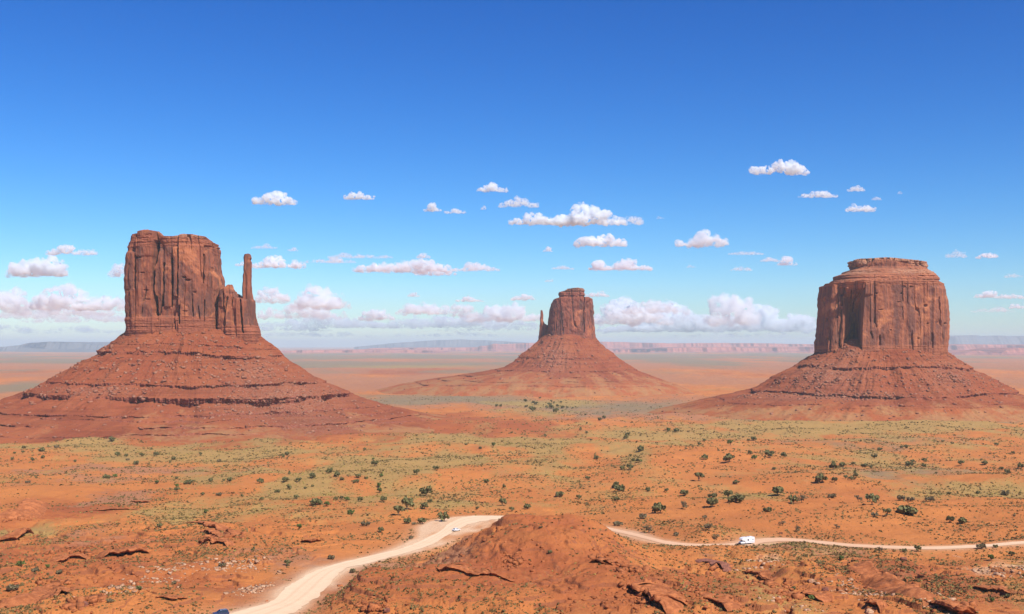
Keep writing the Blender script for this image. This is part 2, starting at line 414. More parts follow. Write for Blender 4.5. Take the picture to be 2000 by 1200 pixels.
# broad ground patches: photo column, row on the flat plain, half sizes, channel, strength
PATCH = [
 ('b', 1000, 790, 1000, 16, .6), ('b', 1000, 745, 1100, 14, .45), ('r', 700, 772, 260, 10, .45), ('r', 1350, 776, 260, 10, .5),
 ('g', 1000, 895, 900, 46, .36), ('g', 1650, 880, 500, 60, .34), ('s', 1700, 930, 400, 40, .3), ('g', 1000, 960, 600, 30, .22), ('s', 1000, 698, 1700, 9, .75), ('b', 1000, 712, 1700, 10, .6), ('s', 1000, 728, 1500, 5, .5), ('r', 1150, 745, 900, 10, .45), ('s', 90, 705, 240, 8, .9), ('s', 60, 762, 110, 12, 1.0), ('r', 90, 735, 160, 8, .6), ('s', 850, 711, 330, 7, 1.0), ('g', 800, 716, 200, 3, .5), ('r', 800, 728, 260, 8, .5), ('r', 780, 752, 200, 10, .6), ('s', 1500, 706, 500, 6, .7),
 ('s', 760, 775, 200, 5, .6), ('r', 1060, 756, 300, 15, 1.0), ('g', 1450, 762, 180, 3, .4), ('r', 1400, 735, 250, 8, .5), ('s', 1750, 722, 300, 5, .6), ('b', 1100, 696, 900, 5, .5),
 ('s', 900, 784, 230, 9, .9), ('s', 1200, 795, 260, 16, .8), ('g', 1070, 786, 110, 7, .9), ('g', 1060, 800, 80, 7, .6),
 ('r', 400, 838, 600, 32, 1.1), ('r', 760, 838, 360, 26, 1.0), ('r', 950, 812, 200, 12, .5),
 ('b', 1300, 808, 260, 14, .9), ('r', 1700, 798, 330, 14, 1.0), ('s', 1750, 818, 400, 7, .9), ('g', 1620, 836, 360, 14, 1.1), ('g', 1350, 848, 200, 13, .9),
 ('g', 980, 868, 240, 16, .9), ('g', 820, 905, 200, 17, .9), ('g', 700, 930, 200, 16, .8), ('g', 620, 965, 170, 22, .7), ('g', 330, 880, 340, 22, .8), ('g', 120, 850, 150, 8, .8), ('g', 500, 930, 160, 18, .6),
 ('g', 1265, 905, 36, 24, 1.1), ('g', 1320, 870, 60, 6, .8), ('o', 1370, 905, 120, 24, 1.2), ('s', 1700, 868, 260, 14, .5), ('s', 1750, 925, 200, 22, .5), ('r', 1500, 912, 120, 6, .5), ('o', 1600, 880, 90, 12, .6),
 ('g', 1960, 962, 180, 12, 1.1), ('g', 1480, 965, 120, 8, .5), ('g', 1570, 975, 80, 5, .5), ('o', 1650, 1010, 420, 34, 1.3), ('r', 1660, 1006, 70, 4, .7), ('g', 1920, 1005, 60, 6, .6),
 ('b', 300, 912, 230, 8, .8), ('b', 130, 925, 200, 10, .6), ('r', 160, 990, 180, 32, .6), ('b', 240, 975, 90, 16, .8), ('o', 160, 965, 50, 10, .8), ('g', 480, 1000, 190, 22, .6), ('r', 480, 1035, 110, 20, .6), ('o', 530, 1040, 60, 20, .9),
 ('r', 150, 1080, 330, 60, .75), ('b', 180, 1060, 160, 30, .5), ('b', 520, 1095, 150, 20, .8), ('r', 1000, 1150, 1200, 60, .6), ('b', 1250, 1040, 90, 18, .6), ('b', 1500, 1090, 260, 16, .5), ('b', 800, 1120, 170, 30, .7),
 ('r', 1750, 1120, 320, 60, .6), ('p', 1940, 1110, 90, 16, .8), ('p', 1790, 1080, 120, 7, .4), ('p', 1510, 1105, 40, 10, .7), ('g', 90, 1110, 110, 12, .5), ('g', 40, 1030, 60, 8, .6), ('p', 780, 1105, 60, 8, .4), ('o', 930, 1045, 80, 12, .9), ('p', 560, 1130, 30, 20, .5),
 ('p', 1250, 1120, 60, 5, .3), ('g', 1000, 985, 380, 16, .35), ('g', 1500, 1000, 300, 16, .25)]
def masks(x, y):
    d = deff(x, y); px = 1000 + x / np.maximum(y, 1) * F; py = flat_py(d)
    wx = px + 26*fbm2(x/ (0.05*d+8), y/(0.13*d+12), 3, 5)*1.4
    wy = py + fbm2(x/(0.06*d+8), y/(0.16*d+12), 3, 9) * np.clip((py-674)*0.07, 0.8, 12)
    ch = {k: np.zeros_like(x) for k in 'grpsbo'}
    for (c, cx, cy, hx, hy, st) in PATCH:
        e = ((wx-cx)/hx)**2 + ((wy-cy)/hy)**2
        ch[c] = np.maximum(ch[c], st*np.exp(-0.5*e*e) if False else st*np.exp(-0.9*e))
    nz = sst(770, 830, py)
    ch['g'] = ch['g'] + nz*0.42*fbm2(x/40, y/110, 5, 101, .6); ch['s'] = ch['s'] + nz*0.36*fbm2(x/30, y/90, 5, 103, .6)
    ch['r'] = ch['r'] + nz*0.38*fbm2(x/50, y/120, 5, 105, .6); ch['b'] = ch['b'] + nz*0.34*fbm2(x/36, y/80, 5, 107, .6)
    fz = sst(800, 760, py)
    ch['s'] = ch['s'] + fz*0.75*fbm2(x/700, y/2600, 5, 111, .6); ch['r'] = ch['r'] + fz*0.6*fbm2(x/800, y/2200, 5, 113, .6); ch['b'] = ch['b'] + fz*(0.45+0.6*fbm2(x/500, y/1800, 5, 115, .6))
    for k in 'grsb': ch[k] = ch[k] * (1 - 0.85*np.clip(ch['o'], 0, 1))
    return ch

MOUND = [  # hills in front of the road: x, y, height, sx, sy, rot
 (13, 420, 20, 38, 46, 0.0), (4, 356, 8, 44, 38, 0.3), (-34, 350, 6, 26, 36, 0.5), (58, 340, 7, 30, 34, -0.2), (-52, 352, 5.5, 13, 16, 0.2), (118, 330, 6, 40, 24, -0.3),
 (108, 392, 7.5, 15, 16, 0), (-120, 330, 6, 40, 26, 0.2), (-165, 395, 5, 50, 24, 0.2), (-230, 420, 6, 30, 40, 0), (190, 350, 4, 30, 20, 0)]
FARHILL = [(190, 1150, 8, 60, 130, 0.2), (120, 980, 6, 30, 120, -0.15), (-100, 900, 5, 90, 70, 0), (-330, 760, 5, 110, 50, .2), (330, 860, 5, 120, 60, 0), (60, 1300, 5, 160, 60, .3), (-60, 1750, 6, 320, 110, .1), (-300, 640, 5, 80, 40, 0.1), (250, 640, 4, 110, 50, 0)]

def rocky(x, y):
    d = deff(x, y); px = 1000 + x/np.maximum(y, 1)*F; py = flat_py(d)
    a = sst(980, 1050, py) * (1 - sst(560, 760, px)) + sst(1075, 1110, py) * sst(560, 760, px)
    b = np.exp(-((px-380)/500)**4) * np.exp(-((py-835)/30)**4)
    return np.clip(a, 0, 1), b

def land(x, y, rd=None, detail=True):
    x = np.asarray(x, float); y = np.asarray(y, float); d = deff(x, y)
    z = base_z(d)
    if rd is None: rd = road_dist(x, y)
    off = sst(2.0, 20.0, rd)
    m = 0
    for (cx, cy, h, sx, sy, r) in MOUND: m = m + h*blob(x, y, cx, cy, sx, sy, r, 2.8)
    far = 0
    for (cx, cy, h, sx, sy, r) in FARHILL: far = far + h*blob(x, y, cx, cy, sx, sy, r, 2.0)
    z = z + (m + far) * off
    env = sst(150, 320, d)
    z = z + off*env*((3.6*fbm2(x/105, y/95, 3, 3) + 1.5*(0.5-np.abs(fbm2(x/46, y/40, 4, 13))))*sst(20000, 3000, d) + 5.0*sst(1500, 6000, d)*fbm2(x/900, y/700, 4, 4)*1.0)
    z = z - 6*(1-env)*sst(10, 150, d)
    if detail:
        ra, rb = rocky(x, y)
        gl = 1 - np.abs(fbm2(x/34 + 0.3*vn2(x/20, y/20, 8), y/30, 4, 31))        # gullies
        z = z - off*env*ra*(2.2-1.2*blob(x, y, 15, 400, 55, 80, 0, 4))*sst(0.72, 1.0, gl)
        z = z + off*env*(0.55*fbm2(x/14, y/14, 4, 41) + ra*1.1*fbm2(x/20, y/16, 5, 43, .6))
        mz = blob(x, y, 10, 385, 75, 75, 0, 4)
        z = z - off*mz*0.9*sst(0.55, 1.0, 1-np.abs(fbm2(x/12+0.5*vn2(x/12, y/12, 91), y/15, 4, 92))) + off*mz*0.18*fbm2(x/3.5, y/3.5, 3, 94)
        s = 2.1
        t = z/s + 0.45*fbm2(x/26, y/22, 3, 51); fl = np.floor(t); fr = t - fl
        ter = (fl + 0.30*fr + 0.70*sst(0.86, 0.95, fr) - 0.45*fbm2(x/26, y/22, 3, 51)) * s
        mm = blob(x, y, 15, 400, 55, 80, 0, 4); mk = (1-0.8*mm)*ra*off*env*sst(-0.35, 0.15, fbm2(x/70, y/60, 3, 61))
        z = z + (ter - z)*mk*0.85
        s = 5.0; t = z/s + 0.2*fbm2(x/120, y/120, 3, 71); fl = np.floor(t); fr = t-fl
        ter = (fl + 0.3*fr + 0.7*sst(0.8, 0.95, fr) - 0.2*fbm2(x/120, y/120, 3, 71))*s
        z = z + (ter - z)*np.clip(rb, 0, 1)*0.8*off
    return z

def hit(pts, detail=True, dmin=230.0, dmax=9000.0):
    """photo points -> points on the land"""
    pts = np.asarray(pts, float); n = 2600
    ds = np.geomspace(dmin, dmax, n)[None, :]; xs = (pts[:, 0:1]-1000)/F*ds; ys = np.broadcast_to(ds, xs.shape)
    zr = -(pts[:, 1:2]-HY)/F*ds
    zz = np.empty_like(xs)
    for i in range(len(pts)):
        zz[i] = land(xs[i], ys[i], detail=detail)
    k = np.argmax(zr < zz, axis=1)
    k = np.where((zr < zz).any(1), k, n-1)
    i = np.arange(len(pts)); X = xs[i, k]; Y = ys[i, k]
    return np.stack([X, Y, zz[i, k]], 1)

def build_land():
    pys = np.concatenate([np.linspace(1330, 1212, 40, endpoint=False), np.linspace(1212, 960, 560, endpoint=False), np.linspace(960, 820, 230, endpoint=False), np.linspace(820, 700, 170, endpoint=False), np.linspace(700, 679.9, 50)])
    dd = np.geomspace(4.5, 90000, 60000); fp = flat_py(dd)
    keep = dd > 160
    dr = np.interp(-pys, -fp[keep], dd[keep])
    dn = np.geomspace(1.0, dr[0], 60, endpoint=False)
    dr = np.concatenate([dn, dr, [70000, 90000]])
    cols = np.concatenate([np.geomspace(9000, 2120, 50, endpoint=False)*-1 + 1000, np.linspace(-1120, 1120, 1540)+0.0, np.geomspace(1125, 8000, 50)])
    cols = np.concatenate([-np.geomspace(8000, 1125, 50), np.linspace(-1120, 1120, 1540), np.geomspace(1125, 8000, 50)])
    u = cols / F
    Y, U = np.meshgrid(dr, u, indexing='ij'); X = U*Y
    rd = road_dist(X, Y)
    Z = land(X, Y, rd)
    ch = masks(X, Y)
    mound = 0
    for (cx, cy, h, sx, sy, r) in MOUND[:5]: mound = mound + blob(X, Y, cx, cy, sx*1.1, sy*1.1, r, 3)
    red = np.maximum(ch['r'], 0.62*np.clip(mound, 0, 1)*sst(3, 14, rd))
    dust = 0.9*np.exp(-np.clip(rd, 0, 99)/3.2) * sst(-1.1, 0.5, fbm2(X/12, Y/40, 3, 77)+0.35)
    dust = dust * np.where(X > 25, 0.55, 1.0)
    A = np.stack([ch['g'], red, ch['p']], -1); B = np.stack([ch['s'], ch['b'], dust], -1)
    me = raw_mesh('ground', np.stack([X, Y, Z], -1), grid_quads(*X.shape), {'mask_a': A, 'mask_b': B})
    o = link('ground', me, M_GROUND, smooth=True); tag(o, kind='structure')
    # everything behind the overlook: a plain sheet so the land does not end at the viewpoint
    xs = np.array([-90000, -20000, -4000, -800, -100, 0, 100, 800, 4000, 20000, 90000.0]); ys = np.array([-9000, -2000, -500, -100, -20, 1.0])
    XX, YY = np.meshgrid(xs, ys); ZZ = -1.75 - 0.0*XX - np.clip(np.abs(XX)*0.2, 0, 160)*np.where(np.abs(XX) > 50, 1, 0)
    me = raw_mesh('overlook', np.stack([XX, YY, ZZ], -1), grid_quads(*XX.shape), {'mask_a': np.zeros(XX.shape+(3,)), 'mask_b': np.zeros(XX.shape+(3,))})
    tag(link('overlook', me, M_GROUND, smooth=True), kind='structure')
build_land()

def build_road():
    m, t, b = mat_new('pale_road_dust'); g = NT(t); p = g.pos()
    wv = g.attr('warm').outputs['Fac']
    n = g.noise(p, 0.25, 5, 0.6); f = g.noise(p, 2.0, 4, 0.7)
    a = g.mix(n, (0.74, 0.50, 0.30), (0.84, 0.63, 0.41)); c = g.mix(n, (0.66, 0.36, 0.20), (0.74, 0.45, 0.27))
    col = g.mix(wv, a, c)
    rut = g.attr('rut').outputs['Fac']
    col = g.mix(g.math('MULTIPLY', rut, 0.5), col, g.mix(n, (0.62, 0.36, 0.20), (0.70, 0.46, 0.28)))
    col = g.mix(g.math('MULTIPLY', g.ramp(f, 0.5, 0.75), 0.2), col, (0.58, 0.33, 0.18))
    g.lk(col, b.inputs['Base Color']); b.inputs['Roughness'].default_value = 0.95; b.inputs['Specular IOR Level'].default_value = 0.05
    g.lk(g.bump(f, 0.3, 0.1), b.inputs['Normal'])
    nw = 26; s = np.linspace(0, 1, nw)[None, :]
    n0 = len(RUP); e1 = 0.05*fbm2(np.arange(n0)/3.0, 0*np.arange(n0), 3, 5)[:, None]; e2 = 0.05*fbm2(np.arange(n0)/3.0, 9+0*np.arange(n0), 3, 6)[:, None]
    tt = (0 + e1) + (1 + e2 - e1)*s
    X = RUP[:, 0:1]*(1-tt) + RLO[:, 0:1]*tt; Y = RUP[:, 1:2]*(1-tt) + RLO[:, 1:2]*tt
    Z = land(X, Y) + 0.10
    warm = sst(10, 60, X)*0.85 + 0*Z + 0.25*sst(0.65, 1.0, tt)
    warm = warm * (1 - 0.6*sst(150, 215, X))
    rut = np.exp(-((tt-0.3)/0.05)**2) + np.exp(-((tt-0.62)/0.05)**2) + 0.4*np.exp(-((tt-0.46)/0.04)**2)
    me = raw_mesh('road', np.stack([X, Y, Z], -1), grid_quads(*X.shape, flip=True), {'warm': np.clip(warm, 0, 1), 'rut': rut})
    tag(link('road', me, m, smooth=True), kind='structure')
build_road()

# ------------------------------------------------------------------ buttes
def superell(n, count, front=0.72):
    t = np.linspace(-math.pi, math.pi, 20001)
    c = np.sign(np.cos(t))*np.abs(np.cos(t))**(2/n); s = np.sign(np.sin(t))*np.abs(np.sin(t))**(2/n)
    dl = np.hypot(np.diff(c), np.diff(s)); wgt = np.where((s[1:]+s[:-1])/2 < 0.02, front/(1-front), 1.0)
    L = np.concatenate([[0], np.cumsum(dl*wgt)]); q = np.linspace(0, L[-1], count+1)[:-1]
    return np.interp(q, L, c), np.interp(q, L, s)

def loft(D, left, right, top, ybot, dfront, dback, relief=None, n=3.2, cols=900, rows=320, taper=0.0, taperto=None, noise_amp=1.0, seed=0, fine=1.0, bands=(), pale=None, flute=1.0):
    """a rock tower: outlines in photo pixels at distance D, real depth in metres"""
    k = D / F; kz = (D - 0.75*dfront)/F
    cx, cy = superell(n, cols)
    ly = np.array([p[1] for p in left], float); lx = np.array([p[0] for p in left], float)
    ry = np.array([p[1] for p in right], float); rx = np.array([p[0] for p in right], float)
    tx = np.array([p[0] for p in top], float); ty = np.array([p[1] for p in top], float)
    l0 = np.interp(ty.min()+6, ly, lx); r0 = np.interp(ty.min()+6, ry, rx)
    # seen off-axis, the outer outline is the near corner and the inner one the far corner
    kL = (D + (-0.7*dfront if l0 < 1000 else 0.7*dback))/F; kR = (D + (-0.7*dfront if r0 > 1000 else 0.7*dback))/F
    yo = cy*np.where(cy < 0, dfront, dback)
    xn = 1000 + (((l0-1000)*kL+(r0-1000)*kR)/2 + cx*((r0-1000)*kR-(l0-1000)*kL)/2)*F/(D+yo)
    capr = 16
    V = np.concatenate([np.linspace(0, 1, rows), np.ones(capr)])[:, None]
    Q = np.concatenate([np.ones(rows), np.linspace(0.97, 0.0, capr)])[:, None]
    ytop = np.interp(xn, tx, ty)[None, :]
    PY = ybot + (ytop - ybot)*V
    Lx0 = np.interp(PY, ly, lx); Rx0 = np.interp(PY, ry, rx); cl = np.zeros((len(V), 1)); cr = np.zeros((len(V), 1)); PY0 = PY; zs = 1.0
    for it in range(4):
      PY = PY0; Lx = Lx0 + cl; Rx = Rx0 + cr
      XL = (Lx-1000)*kL; XR = (Rx-1000)*kR; half = (XR-XL)/2/k; X = (XL+XR)/2 + cx[None, :]*(XR-XL)/2*Q
      PX = 1000 + X*F/(D + yo[None, :]*Q)
      PYc = np.where(Q < 1, np.interp(PX, tx, ty), PY)
      PY = np.where(Q < 1, PYc, PY)
      hw = half*k
      wb = np.max(half)*k
      shr = 1.0 - taper*(1 - np.clip(half*k/wb, 0, 1))
      dep = np.where(cy[None, :] < 0, dfront, dback) * shr
      Z = (HY-PY)*kz*np.where(PY < HY, zs, 1.0)
      Yo = cy[None, :]*dep*Q
      nx = np.sign(cx)*np.abs(cx)**(n-1)/np.maximum(hw, 1); ny = np.sign(cy)*np.abs(cy)**(n-1)/np.maximum(dep, 1)
      nl = np.hypot(nx, ny)+1e-9; nx = nx/nl; ny = ny/nl
      # position along the wall for the flutes
      s = X*np.abs(ny) + (Yo)*np.abs(nx)
      fr = np.clip(-ny*1.6, 0, 1)
      off = flute*(2.4*(0.5-np.abs(vn3(X/15, Yo/15, Z/90, seed+1)))*1.4 + 1.1*(0.5-np.abs(vn3(X/6, Yo/6, Z/45, seed+2)))) + noise_amp*(0.9*fbm3(X/5, Yo/5, Z/7, 4, seed+3)*fine + 1.3*fbm3(X/30, Yo/30, Z/26, 3, seed+4))
      jt = np.abs(vn3(X/12, Yo/12, Z/130, seed+51)); jm = sst(-0.25, 0.25, vn3(X/26, Yo/26, Z/34, seed+52))
      off = off - flute*6.5*(1-sst(0.0, 0.085, jt))*jm
      band = np.zeros_like(off)
      for (y0, y1, amp, push) in bands:
          bm = sst(y0-2.5, y0+1.0, PY + 1.2*vn2(X/20, PY*0, seed+8)) * (1 - sst(y1-1.0, y1+2.0, PY))
          st = vn2(PY*0.55*(2.4/ max(k*2.4, 1e-3))*k*1.0 + 0.25*vn2(X/24, Yo/24, seed+9), X/160, seed+5)
          st = st*(0.7+0.6*vn2(X/13+Yo/13, PY/9, seed+21)) + 0.35*vn2(X/3.0+Yo/3, PY/1.3, seed+22)
          off = off*(1-0.25*bm) + bm*(amp*st + push)
          band = np.maximum(band, bm)
      if relief is not None:
          off = off + relief(PX, PY, X, Z)*fr
      off = off - 1.7*flute - 0.5
      off = off * np.where(Q < 1, Q, 1)
      X = X + nx*off; Y = D + Yo + ny*off
      Z = Z + np.where(Q < 1, 0.8*fbm3(X/7, Y/7, 0*Z, 3, seed+6), 0)
      if it < 3:      # bring the outline, as seen, onto the wanted one, leaving the small roughness
        pj = 1000 + X*F/Y; m = int(V.size) - capr
        e1 = pj[:m].min(1) - Lx0[:m].min(1); e2 = pj[:m].max(1) - Rx0[:m].max(1)
        kn = min(41, (m//4)*2+1); ker = np.ones(kn)/kn
        e1 = np.convolve(np.pad(e1, kn//2, mode='edge'), ker, 'valid'); e2 = np.convolve(np.pad(e2, kn//2, mode='edge'), ker, 'valid')
        cl[:m, 0] -= e1; cr[:m, 0] -= e2; cl[m:] = cl[m-1]; cr[m:] = cr[m-1]
        top_seen = np.percentile((HY - Z*F/Y).min(0), 2); top_want = max(ty.min(), PY0.min())
        zs *= (HY-top_want)/max(HY-top_seen, 1.0)
    att = {'band': band, 'pale': (np.zeros_like(band) if pale is None else pale(PX, PY))}
    me = raw_mesh('rock', np.stack([X, Y, Z], -1), grid_quads(*X.shape, wrap=True), att)
    return me

def crack(PX, PY, pts, w, depth, p=6):
    w = w*1.25; depth = depth*1.9
    """a groove following pts, in photo pixels"""
    ys = np.array([q[1] for q in pts], float); xs = np.array([q[0] for q in pts], float)
    xc = np.interp(PY, ys, xs) + 0.7*vn2(PY/7.0, PY*0, int(xs[0]))
    en = sst(ys[0]-2, ys[0]+4, PY)*(1-sst(ys[-1]-5, ys[-1]+2, PY))
    ww = w*(0.75+0.35*vn2(PY/11.0, PY*0+3, int(ys[0])))
    return -depth*en*np.exp(-np.abs((PX-xc)/ww)**p)
def block(PX, PY, x0, x1, y0, y1, off, e=1.0, ey=2.5):
    wob = 0.8*vn2(PY/9.0, PY*0+x0, 3)
    return off*sst(x0-e, x0+e, PX+wob)*(1-sst(x1-e, x1+e, PX+wob))*sst(y0-ey, y0+ey, PY)*(1-sst(y1-ey, y1+ey, PY))
def cave(PX, PY, x, y, rx, ry, depth):
    return -depth*np.exp(-(((PX-x)/rx)**2+((PY-y)/ry)**2)**2)

def relief_west(PX, PY, X, Z):
    o = block(PX, PY, 244, 265, 490, 700, 3.0) + block(PX, PY, 266, 300, 440, 700, 5.5) + block(PX, PY, 266, 298, 500, 700, -1.5)
    o += block(PX, PY, 303, 348, 440, 618, -6.5, 1.5) + block(PX, PY, 337, 346, 482, 580, 5.0) + block(PX, PY, 318, 332, 520, 600, 2.5)
    o += block(PX, PY, 348, 398, 478, 700, 3.2) + block(PX, PY, 400, 434, 478, 700, -2.5) + block(PX, PY, 417, 434, 515, 700, 2.2)
    o += crack(PX, PY, [(265,499),(264,563)], 2.2, 9) + crack(PX, PY, [(304,470),(300,510),(297,550),(303,617)], 2.9, 20, 4)
    o += crack(PX, PY, [(333,503),(334,574),(333,600)], 1.9, 9) + crack(PX, PY, [(317,513),(316,597)], 1.6, 7) + crack(PX, PY, [(316,575),(308,626)], 1.7, 7)
    o += crack(PX, PY, [(346,530),(345,576)], 1.3, 6) + crack(PX, PY, [(399.5,496),(399,553)], 2.4, 15) + crack(PX, PY, [(401,586),(400,628)], 1.2, 6)
    o += crack(PX, PY, [(421,486),(421,517)], 1.0, 5) + crack(PX, PY, [(417,520),(416,562)], 1.2, 5) + crack(PX, PY, [(350,597),(350.5,634)], 1.3, 7)
    o += crack(PX, PY, [(423,592),(422,618)], 1.5, 6) + crack(PX, PY, [(287,560),(277,614)], 1.0, 4) + crack(PX, PY, [(256,560),(254,615)], 1.1, 4) + crack(PX, PY, [(376,585),(377,620)], 0.9, 3.5) + crack(PX, PY, [(388,598),(390,625)], 0.9, 3)
    o += cave(PX, PY, 367, 547, 5.5, 2.2, 5) + cave(PX, PY, 360, 542, 4, 1.6, 4) + cave(PX, PY, 279, 533, 4, 1.5, 3) + cave(PX, PY, 380, 571, 3, 2.2, 3) + cave(PX, PY, 272, 503, 7, 1.8, 4) + cave(PX, PY, 286, 567, 5, 1.4, 3) + cave(PX, PY, 250, 566, 3, 1.2, 3)
    o += cave(PX, PY, 362, 608, 5, 1.2, 2.5) + cave(PX, PY, 289, 585, 5, 1.2, 2.5)
    return o
def relief_shoulder(PX, PY, X, Z):
    o = block(PX, PY, 440, 470, 575, 700, 2.0) + block(PX, PY, 426, 440, 600, 700, -2.0)
    o += crack(PX, PY, [(470,585),(472,615),(474,650)], 1.6, 9) + crack(PX, PY, [(434,570),(438,640)], 1.3, 6) + crack(PX, PY, [(456,572),(452,600)], 1.0, 3) + crack(PX, PY, [(487,600),(491,640)], 1.0, 4) + crack(PX, PY, [(444,580),(440,615)], 1.3, 4)
    return o
def relief_merrick(PX, PY, X, Z):
    e = np.interp(PY, [540, 576, 640, 697], [1690, 1688.5, 1684, 1682])
    rec = 1 - sst(-1.3, 1.3, PX - e)                   # 1 on the set-back west wing
    o = -np.interp(PY, [548, 562, 580, 605, 650], [5, 12, 34, 60, 84])*rec*sst(1640, 1652, PX) - 24.0*rec*(1-sst(1640, 1652, PX))
    o += rec*(block(PX, PY, 1560, 1601, 500, 760, 7) + block(PX, PY, 1609, 1624, 500, 760, 9) + block(PX, PY, 1624, 1640, 575, 760, 6.5) + block(PX, PY, 1640, 1655, 560, 760, 4.5) + block(PX, PY, 1655, 1669, 565, 760, 5) + block(PX, PY, 1601, 1609, 620, 760, 5.5)
        + block(PX, PY, 1672, 1689, 530, 566, 14) + block(PX, PY, 1661, 1673, 608, 760, 2.0))
    o += rec*(crack(PX, PY, [(1609,566),(1604,600),(1601,620),(1598,690)], 3.0, 17) + crack(PX, PY, [(1624,552),(1625,620)], 1.2, 9) + crack(PX, PY, [(1632,604),(1630,650),(1631,686)], 3.1, 16)
        + crack(PX, PY, [(1635,566),(1636,596)], 2.0, 10) + crack(PX, PY, [(1642,580),(1642,595)], 1.4, 6) + crack(PX, PY, [(1663,565),(1656,632)], 1.3, 9) + crack(PX, PY, [(1672,584),(1668,608)], 2.6, 11) + crack(PX, PY, [(1650,600),(1648,680)], 1.0, 4) + crack(PX, PY, [(1612,620),(1614,690)], 1.2, 5)
        + crack(PX, PY, [(1593,590),(1594,640),(1592,694)], 1.6, 9))
    o += rec*(crack(PX, PY, [(1652,640),(1653,690)], 2.4, 12))
    r2 = 1-rec
    o += r2*(block(PX, PY, 1686, 1706, 552, 576, 3.0) + crack(PX, PY, [(1709,548),(1708,600),(1712,640)], 1.0, 4) + cave(PX, PY, 1766, 560, 3.2, 1.8, 5) + cave(PX, PY, 1780, 560, 3.2, 1.8, 5) + cave(PX, PY, 1761, 573, 1.8, 2.2, 5) + cave(PX, PY, 1809, 597, 3.0, 2.6, 6)
        + cave(PX, PY, 1713, 573, 1.6, 2.0, 4) + cave(PX, PY, 1755, 590, 3.5, 1.0, 3) + cave(PX, PY, 1847, 632, 2.4, 2.0, 4) + cave(PX, PY, 1720, 605, 4, 1.0, 3) + cave(PX, PY, 1813, 632, 2.0, 1.6, 4) + cave(PX, PY, 1795, 661, 2, 1.4, 3) + cave(PX, PY, 1740, 645, 2, 1.4, 3)
        + crack(PX, PY, [(1763,600),(1764,625)], 0.9, 3) + crack(PX, PY, [(1711,620),(1709,632)], 1.4, 4) + crack(PX, PY, [(1702,648),(1704,662)], 1.2, 4) + crack(PX, PY, [(1820,650),(1822,680)], 1.2, 3.5) + crack(PX, PY, [(1833,580),(1838,640)], 1.0, 3) + crack(PX, PY, [(1719,655),(1720,675)], 1.4, 3)
        + block(PX, PY, 1790, 1806, 545, 700, -1.8, 2) + block(PX, PY, 1822, 1840, 560, 700, 2.0, 2))
    return o
def relief_east(PX, PY, X, Z):
    o = crack(PX, PY, [(1141,578),(1141,650)], 0.9, 9) + crack(PX, PY, [(1087,600),(1087,655)], 0.9, 6) + crack(PX, PY, [(1097,598),(1098,640)], 0.7, 4) + block(PX, PY, 1096, 1140, 570, 700, 3) + block(PX, PY, 1145, 1165, 570, 700, -3) + crack(PX, PY, [(1072,625),(1071,655)], 0.7, 5)
    return o

